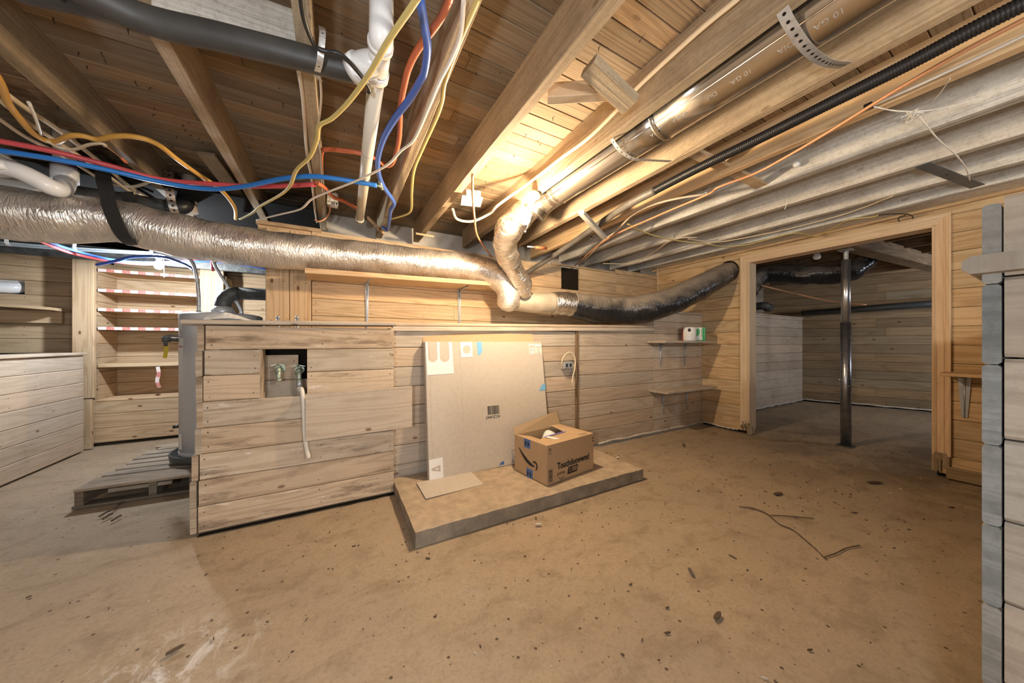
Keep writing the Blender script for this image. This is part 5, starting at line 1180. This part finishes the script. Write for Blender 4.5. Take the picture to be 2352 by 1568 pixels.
# blue and red tubes under the duct
cable('navy_water_tube', [ay(70, 530, 3.2), ay(95, 548, 3.4), ay(160, 572, 3.9), ay(250, 595, 4.0), ay(340, 603, 4.05), ay(470, 600, 4.05), ay(540, 605, 4.05), ay(625, 620, 4.05), ay(700, 632, 4.05)], .0105, 'navy', 'dark blue water tube sagging below the foil duct', 'water tube', n=12)
cable('red_water_tube', [ay(55, 530, 3.26), ay(85, 550, 3.46), ay(160, 580, 3.96), ay(250, 599, 4.07), ay(340, 607, 4.12), ay(420, 600, 4.12), ay(490, 596, 4.12), ay(560, 605, 4.12), ay(625, 615, 4.12), ay(700, 628, 4.12)], .0105, 'red', 'red water tube sagging below the foil duct beside the dark blue one', 'water tube', n=12)
cable('blue_loop_tube', [ay(222, 608, 3.9), ay(240, 604, 3.88), ay(270, 598, 3.86), ay(300, 590, 3.85), ay(340, 588, 3.85), ay(380, 591, 3.83), ay(415, 603, 3.75), ay(435, 613, 3.66), ay(445, 620, 3.6)], .0115, 'navy', 'blue tube looping in front of the daylight bulb to the steel connector', 'water tube', n=12)
mb = MB(); p = ay(488, 598, 3.7); mb.tube([ay(487, 594, 3.9), ay(488, 605, 3.8), ay(489, 620, 3.68)], .012, 12, 0, res=4); mb.build('red_water_tube', 'red', None, 'short red tube dropping to the steel connector behind the flue', 'water tube')
# ================================================================== NICHE SHELVES
for zc, nm in ((1.755, 'topmost'), (1.555, 'second from the top'), (1.362, 'third from the top'), (1.175, 'fourth from the top')):
    x0, x1 = -2.07, (-1.115)
    root = thing('niche_shelf', nm + ' of the four niche shelves edged with red and white tape', 'shelf', ((x0 + x1) / 2, 4.95, zc), 'taped niche shelves')
    mb = MB(); mb.board(((x0 + x1) / 2, 4.945, zc), ((x1 - x0) / 2, 0, 0), (0, .16, 0), (0, 0, .014), .003, tint(.08)); mb.build('shelf_board', 'pine', root)
    mb = MB(); n = 1; mb.prism([(0, 0), (x1 - x0 - .1, 0), (x1 - x0 - .1, .03), (0, .03)], (x0 + .0, 4.7845, zc - .015), X3, Z3, -.0012); mb.build('edge_tape', 'tape', root)
root = thing('niche_shelf', 'plain lower niche shelf with a paper strip hanging from it', 'shelf', (-1.6, 4.95, .80)); mb = MB()
mb.board((-1.59, 4.945, .80), (.48, 0, 0), (0, .16, 0), (0, 0, .018), .003, tint(.05, 1.1)); mb.build('shelf_board', 'pine', root)
mb = MB(); a = ay(362, 842, 4.77); mb.ribbon([a, a + V((.01, -.004, -.07)), a + V((-.004, 0, -.15)), a + V((.012, .004, -.22))], .03, .001, X3, 0, 4); mb.build('tape_strip', 'tape', None, 'pinkish paper strip dangling from the plain niche shelf', 'paper strip')
# left ledge shelf board and pipe
root = thing('side_shelf', 'pale plank shelf on the boards above the far left ledge', 'shelf', (-2.6, 4.7, 1.42)); mb = MB()
a, b = V((-3.6, 4.80, 1.425)), V((-2.30, 4.80, 1.345)); mb.board((a + b) / 2, (b - a) / 2, (0, .14, 0), (0, 0, .013), .003, tint(.04, 1.1)); mb.build('shelf_board', 'pine', root)
mb = MB(); mb.board(V((-2.75, 4.90, 1.28)), (.4, 0, .0), (0, 0, .06), (0, .012, 0), .003, tint(.05)); mb.build('support_cleat', 'pine', root)
mb = MB(); mb.tube([V((-4.0, 4.985, 1.555)), V((-2.70, 4.985, 1.555)), V((-2.64, 5.05, 1.57))], .055, 20, 0); mb.build('white_pipe', 'pvc_clean', None, 'white pipe showing in the gap of the boards at the left edge', 'pipe')
mb = MB(); mb.box((-4.0, 5.0, 1.60), (-2.62, 5.02, 1.64), .002); mb.build('insulation_strip', 'plaster', None, 'white crumbling strip above the pipe in the board gap', 'insulation')
# ================================================================== STRING, PLATE, TWIG, SCRAPS
q = ax(2180, 400, 3.35)
a, b = az(2118, 378, 2.03), az(2245, 428, 2.0)
mb = MB(); L = (b - a) / 2; wd = V((-.3, 1, 0)); wd = (wd - L.normalized() * wd.dot(L.normalized())).normalized(); mb.board((a + b) / 2, L, wd * .028, L.cross(wd).normalized() * .002, .001, (1, 1, 1)); c = a.lerp(b, .42)
mb.face([c - L.cross(wd).normalized() * (.0026 if L.cross(wd).z > 0 else -.0026) + L.normalized() * .006 * math.cos(g) + wd * .006 * math.sin(g) for g in [k * math.pi / 4 for k in range(8)]], None, 1); mb.build('steel_plate', ['plate', 'gap'], None, 'dark steel plate with a hole, hanging from a string under the whitened joists', 'steel plate')
cable('string', [az(2107, 262, 2.02), az(2125, 285, 2.0), az(2160, 325, 1.99), az(2195, 355, 1.985), az(2218, 385, 1.98), az(2228, 415, 1.985)], .003, 'string', 'white string holding the dark steel plate', 'string', wob=.0015)
cable('string', pz([(2005, 245), (2060, 255), (2120, 255), (2180, 245), (2255, 225)], 2.03), .0026, 'string', 'dusty string stretched from the copper coloured cable to the doubled joist', 'string', wob=.0015)
cable('string', pz([(2182, 180), (2150, 225), (2112, 252)], 2.04), .0022, 'string', 'thin string rising up to the right from the knotted string', 'string', wob=.001)
mb = MB(); c = az(2098, 262, 2.01)
for k in range(16):
    pts = [c + V((rnd.gauss(0, .012), rnd.gauss(0, .012), rnd.gauss(0, .008))) for _ in range(4)]; mb.tube(pts, .0014, 5, 0, res=4)
mb.build('string_knot', 'string', None, 'frayed knot of white string above the dark steel plate', 'string')
cable('string', [az(1806, 455, 2.04), V(az(1806, 455, 2.04)) + V((.005, 0, -.04)), V(az(1806, 455, 2.04)) + V((0, .01, -.075))][:3], .0022, 'string', 'short string end hanging by the clip of the copper coloured cable', 'string')
cable('string', [ax(1508, 600, 3.95), ax(1511, 630, 3.96), ax(1510, 690, 3.97)], .0025, 'string', 'string hanging down the corner above the short shelves', 'string', wob=.001)
# porcelain knob and cans
p = ax(1832, 378, 2.485); root = thing('insulator_knob', 'white porcelain knob on the doubled whitened joist', 'insulator', p); mb = MB(); mb.lathe(p, [(0, 0), (.014, 0), (.016, .008), (.011, .014), (.016, .022), (.014, .03), (0, .032)], 18, 0, (-1, 0, -.2)); mb.build('knob', 'pvc_clean', root)
p = ay(1360, 545, 2.7); root = thing('junction_plate', 'small white two hole plate on a joist over the ledge', 'plate', p); mb = MB(); mb.box(p + V((-.03, -.004, -.022)), p + V((.03, .004, .022)), .002); mb.build('plate_body', 'bakelite', root); mb = MB()
for dx in (-.014, .014): mb.cyl(p + V((dx, -.0055, 0)), p + V((dx, -.003, 0)), .010, 14)
mb.build('hole_ring', 'black', root)
mb = MB(); a = ay(1212, 566, 2.35); b = ay(1255, 570, 2.4); mb.tube([a, a.lerp(b, .45)], .006, 8, 1); mb.tube([a.lerp(b, .4), b], .012, 12, 0); mb.build('red_capped_wire', ['redorange', 'whitecable'], None, 'white wire with a red cap beside the bright foil duct', 'wire')
# twig on the floor
root = thing('twig', 'thin branching twig lying on the floor at the right', 'twig', az(1830, 1215, 0)); mb = MB()
def fl(l, z=.006): return [az(a, b, z) for a, b in l]
mb.tube(fl([(1698, 1163), (1730, 1167), (1762, 1180), (1790, 1203), (1820, 1216), (1850, 1240), (1875, 1262), (1893, 1280), (1899, 1283)]), [.0035, .0035, .0035, .003, .003, .003, .003, .0025, .002], 6, 0, res=5, wob=.0015, wsc=30); mb.build('main_stem', 'twig', root)
mb = MB(); mb.tube(fl([(1770, 1183), (1800, 1184), (1835, 1187), (1868, 1190)]), .0022, 6, 0, res=4, wob=.001, wsc=30); mb.build('side_shoot', 'twig', root)
mb = MB(); mb.tube(fl([(1893, 1279), (1920, 1270), (1945, 1258), (1974, 1252)]), .0025, 6, 0, res=4, wob=.001, wsc=30); mb.build('side_shoot', 'twig', root)
def chip(px, py, l, w, ang, name, mat, label, th=.006, cat='scrap'):
    c = az(px, py, 0.004 + th / 2); d = V((math.cos(ang), math.sin(ang), 0)); s = V((-d.y, d.x, 0)); mb = MB()
    pl = [(-l / 2, -w * .3), (-l * .2, -w / 2), (l * .3, -w * .4), (l / 2, -.1 * w), (l * .35, w * .45), (-l * .1, w / 2), (-l * .45, w * .3)]
    mb.prism(pl, c - Z3 * th / 2, d, s, th); return mb.build(name, mat, None, label, cat)
chip(1787, 1133, .075, .028, -.2, 'bark_scrap', 'twig', 'dark scrap of bark on the floor between the pad and the jack post')
chip(1570, 1021, .10, .02, .6, 'wood_splinter', 'twig', 'dark splinter on the floor in front of the corner shelves')
chip(2008, 1107, .10, .03, -.5, 'bark_scrap', 'twig', 'dark crumbly scrap on the floor before the wall right of the doorway')
chip(1587, 1312, .05, .014, .9, 'plastic_scrap', 'conduit', 'dark blue-grey scrap on the floor below the twig')
chip(1237, 1203, .04, .016, -.5, 'pale_scrap', 'crumb', 'curled pale scrap on the floor in front of the concrete pad')
chip(1648, 1413, .05, .016, .1, 'wood_splinter', 'twig', 'dark splinter among the chalk marks on the open floor')
chip(402, 1491, .045, .016, .4, 'dry_leaf', 'twig', 'brown dry leaf on the pale floor at the bottom left', .004, 'leaf')
chip(1419, 1075, .04, .018, .2, 'pale_scrap', 'crumb', 'pale chip of plaster on the right end of the concrete pad')
bpy.data.objects['pale_scrap.001'].location.z += .088
mb = MB()
for px, py in ((240, 1180), (262, 1168), (272, 1160), (248, 1186), (268, 1190)):
    a = az(px - 12, py + 6, .012); b = az(px + 10, py - 7, .016); mb.tube([a, a.lerp(b, .5) + V((.004, .004, .004)), b], .005, 5, 0, res=3)
mb.build('dry_sprig', 'twig', None, 'small dark dry sprig on the floor in front of the pallet', 'twig')
a = PA + PX * .62 + PY * .36 + Z3 * .132
mb = MB()
for k, (dx, dy, l) in enumerate(((0, 0, .07), (.09, .03, .09), (.17, .05, .06))):
    c = a + PX * dx + PY * dy; mb.ribbon([c - PX * l, c + Z3 * .006, c + PX * l * .7 + PY * .01], .045, .0015, PY, k % 2, 4)
mb.build('torn_plastic', ['wrap_green', 'plate'], None, 'torn green and grey plastic scraps lying on the pallet', 'scrap')
# grit and crumbs nobody would count
mb = MB()
for k in range(420):
    if k < 300: x, y = rnd.uniform(-1.6, 4.0), rnd.uniform(.35, 2.2)
    else: x, y = rnd.uniform(2.2, 4.9), rnd.uniform(.5, 1.7)
    if sx0 - .02 < x < sx1 + .02 and y > sy0 - .02 or (x < .36 and y > 2.2): continue
    r = rnd.uniform(.001, .0035) * (1 if rnd.random() < .88 else 2.); a = rnd.uniform(0, 3.1); c = V((x, y, .0)); l = r * rnd.uniform(1, 3)
    d = V((math.cos(a), math.sin(a), 0)); s = V((-d.y, d.x, 0)); m = 1 if rnd.random() < .14 else 0
    mb.prism([(-l, -r * .3), (0, -r * .6), (l, 0), (.2 * l, r * .6)], c - Z3 * .002, d, s, .002 + r * .45 + .002, m)
mb.build('floor_grit', ['chip', 'crumb'], None, 'scattered crumbs of wood and plaster over the open floor', 'grit', None, 'stuff')
# ================================================================== LIT BULBS
def bulb(p, down, mat, name, label, r=.036, stem=.105):
    root = thing(name, label, 'light bulb', p); d = V(down).normalized(); mb = MB()
    mb.lathe(p, [(.012, -.06), (.014, -.045), (r * .75, -.025), (r, 0), (r * .85, r * .55), (r * .45, r * .92), (.001, r)], 20, 0, tuple(d)); mb.build('bulb_glass', mat, root)
    mb = MB(); mb.lathe(p, [(.001, -stem), (.038, -stem), (.038, -stem + .015), (.02, -stem + .02), (.02, -.085), (.018, -.055), (.012, -.052)], 20, 0, tuple(d)); mb.build('lamp_holder', 'bakelite', root)
    mb = MB(); e = V((.03, -.005, 0)); mb.tube([p - d * .08 + e, p + d * .03 + e * 1.2, p + d * .085 + e * 1.2], .0013, 5, 0); mb.lathe(p + d * .09 + e * 1.2, [(.001, 0), (.005, .004), (.005, .012), (.001, .016)], 8, 0, tuple(d)); mb.build('pull_chain', 'string', root)
    return root
BW = ay(1206, 503, 1.84); bulb(BW, (-.45, -.05, -1), 'bulb_warm', 'lit_bulb', 'glaring warm bulb in a holder at the end of the shiny duct', .036, .21)
BC = ay(365, 610, 4.0); bulb(BC, (0, 0, -1), 'bulb_cool', 'lit_bulb', 'glaring daylight bulb below the foil duct over the niche shelves', .032)
# ================================================================== LIGHT FROM THE CAMERA SIDE
def light(name, kind, loc, power, col, size=.1, rot=None):
    l = bpy.data.lights.new(name, kind); l.energy = power; l.color = col
    if kind == 'AREA': l.size = size
    else: l.shadow_soft_size = size
    o = bpy.data.objects.new(name, l); COL.objects.link(o); o.location = loc
    if rot: o.rotation_euler = rot
    return o
light('camera_flash', 'POINT', (-.42, -.22, 1.08), 20., (.87, .93, 1.), .06)
light('fill_light_behind', 'POINT', (1.2, -1.6, 1.75), 42., (1., .95, .88), .12)  # added fill behind the camera, brightens the right joists
light('inner_room_daylight', 'AREA', (6.4, -.9, 1.5), 11., (.86, .91, 1.), .6, (math.radians(-95), 0, math.radians(160)))
w = bpy.data.worlds.new('world'); scene.world = w; w.use_nodes = True
bg = w.node_tree.nodes['Background']; bg.inputs[0].default_value = (1., .97, .93, 1); bg.inputs[1].default_value = .42
vs_ = scene.view_settings; vs_.view_transform = 'Standard'; vs_.look = 'None'; vs_.gamma = 1.; vs_.exposure = 1.58; vs_.use_curve_mapping = False
cy = scene.cycles
try:
    cy.use_denoising = True; cy.use_adaptive_sampling = True; cy.adaptive_threshold = .03; cy.max_bounces = 6; cy.diffuse_bounces = 4; cy.glossy_bounces = 3; cy.transmission_bounces = 3; cy.sample_clamp_indirect = 4.; cy.caustics_reflective = False; cy.caustics_refractive = False
except Exception: pass
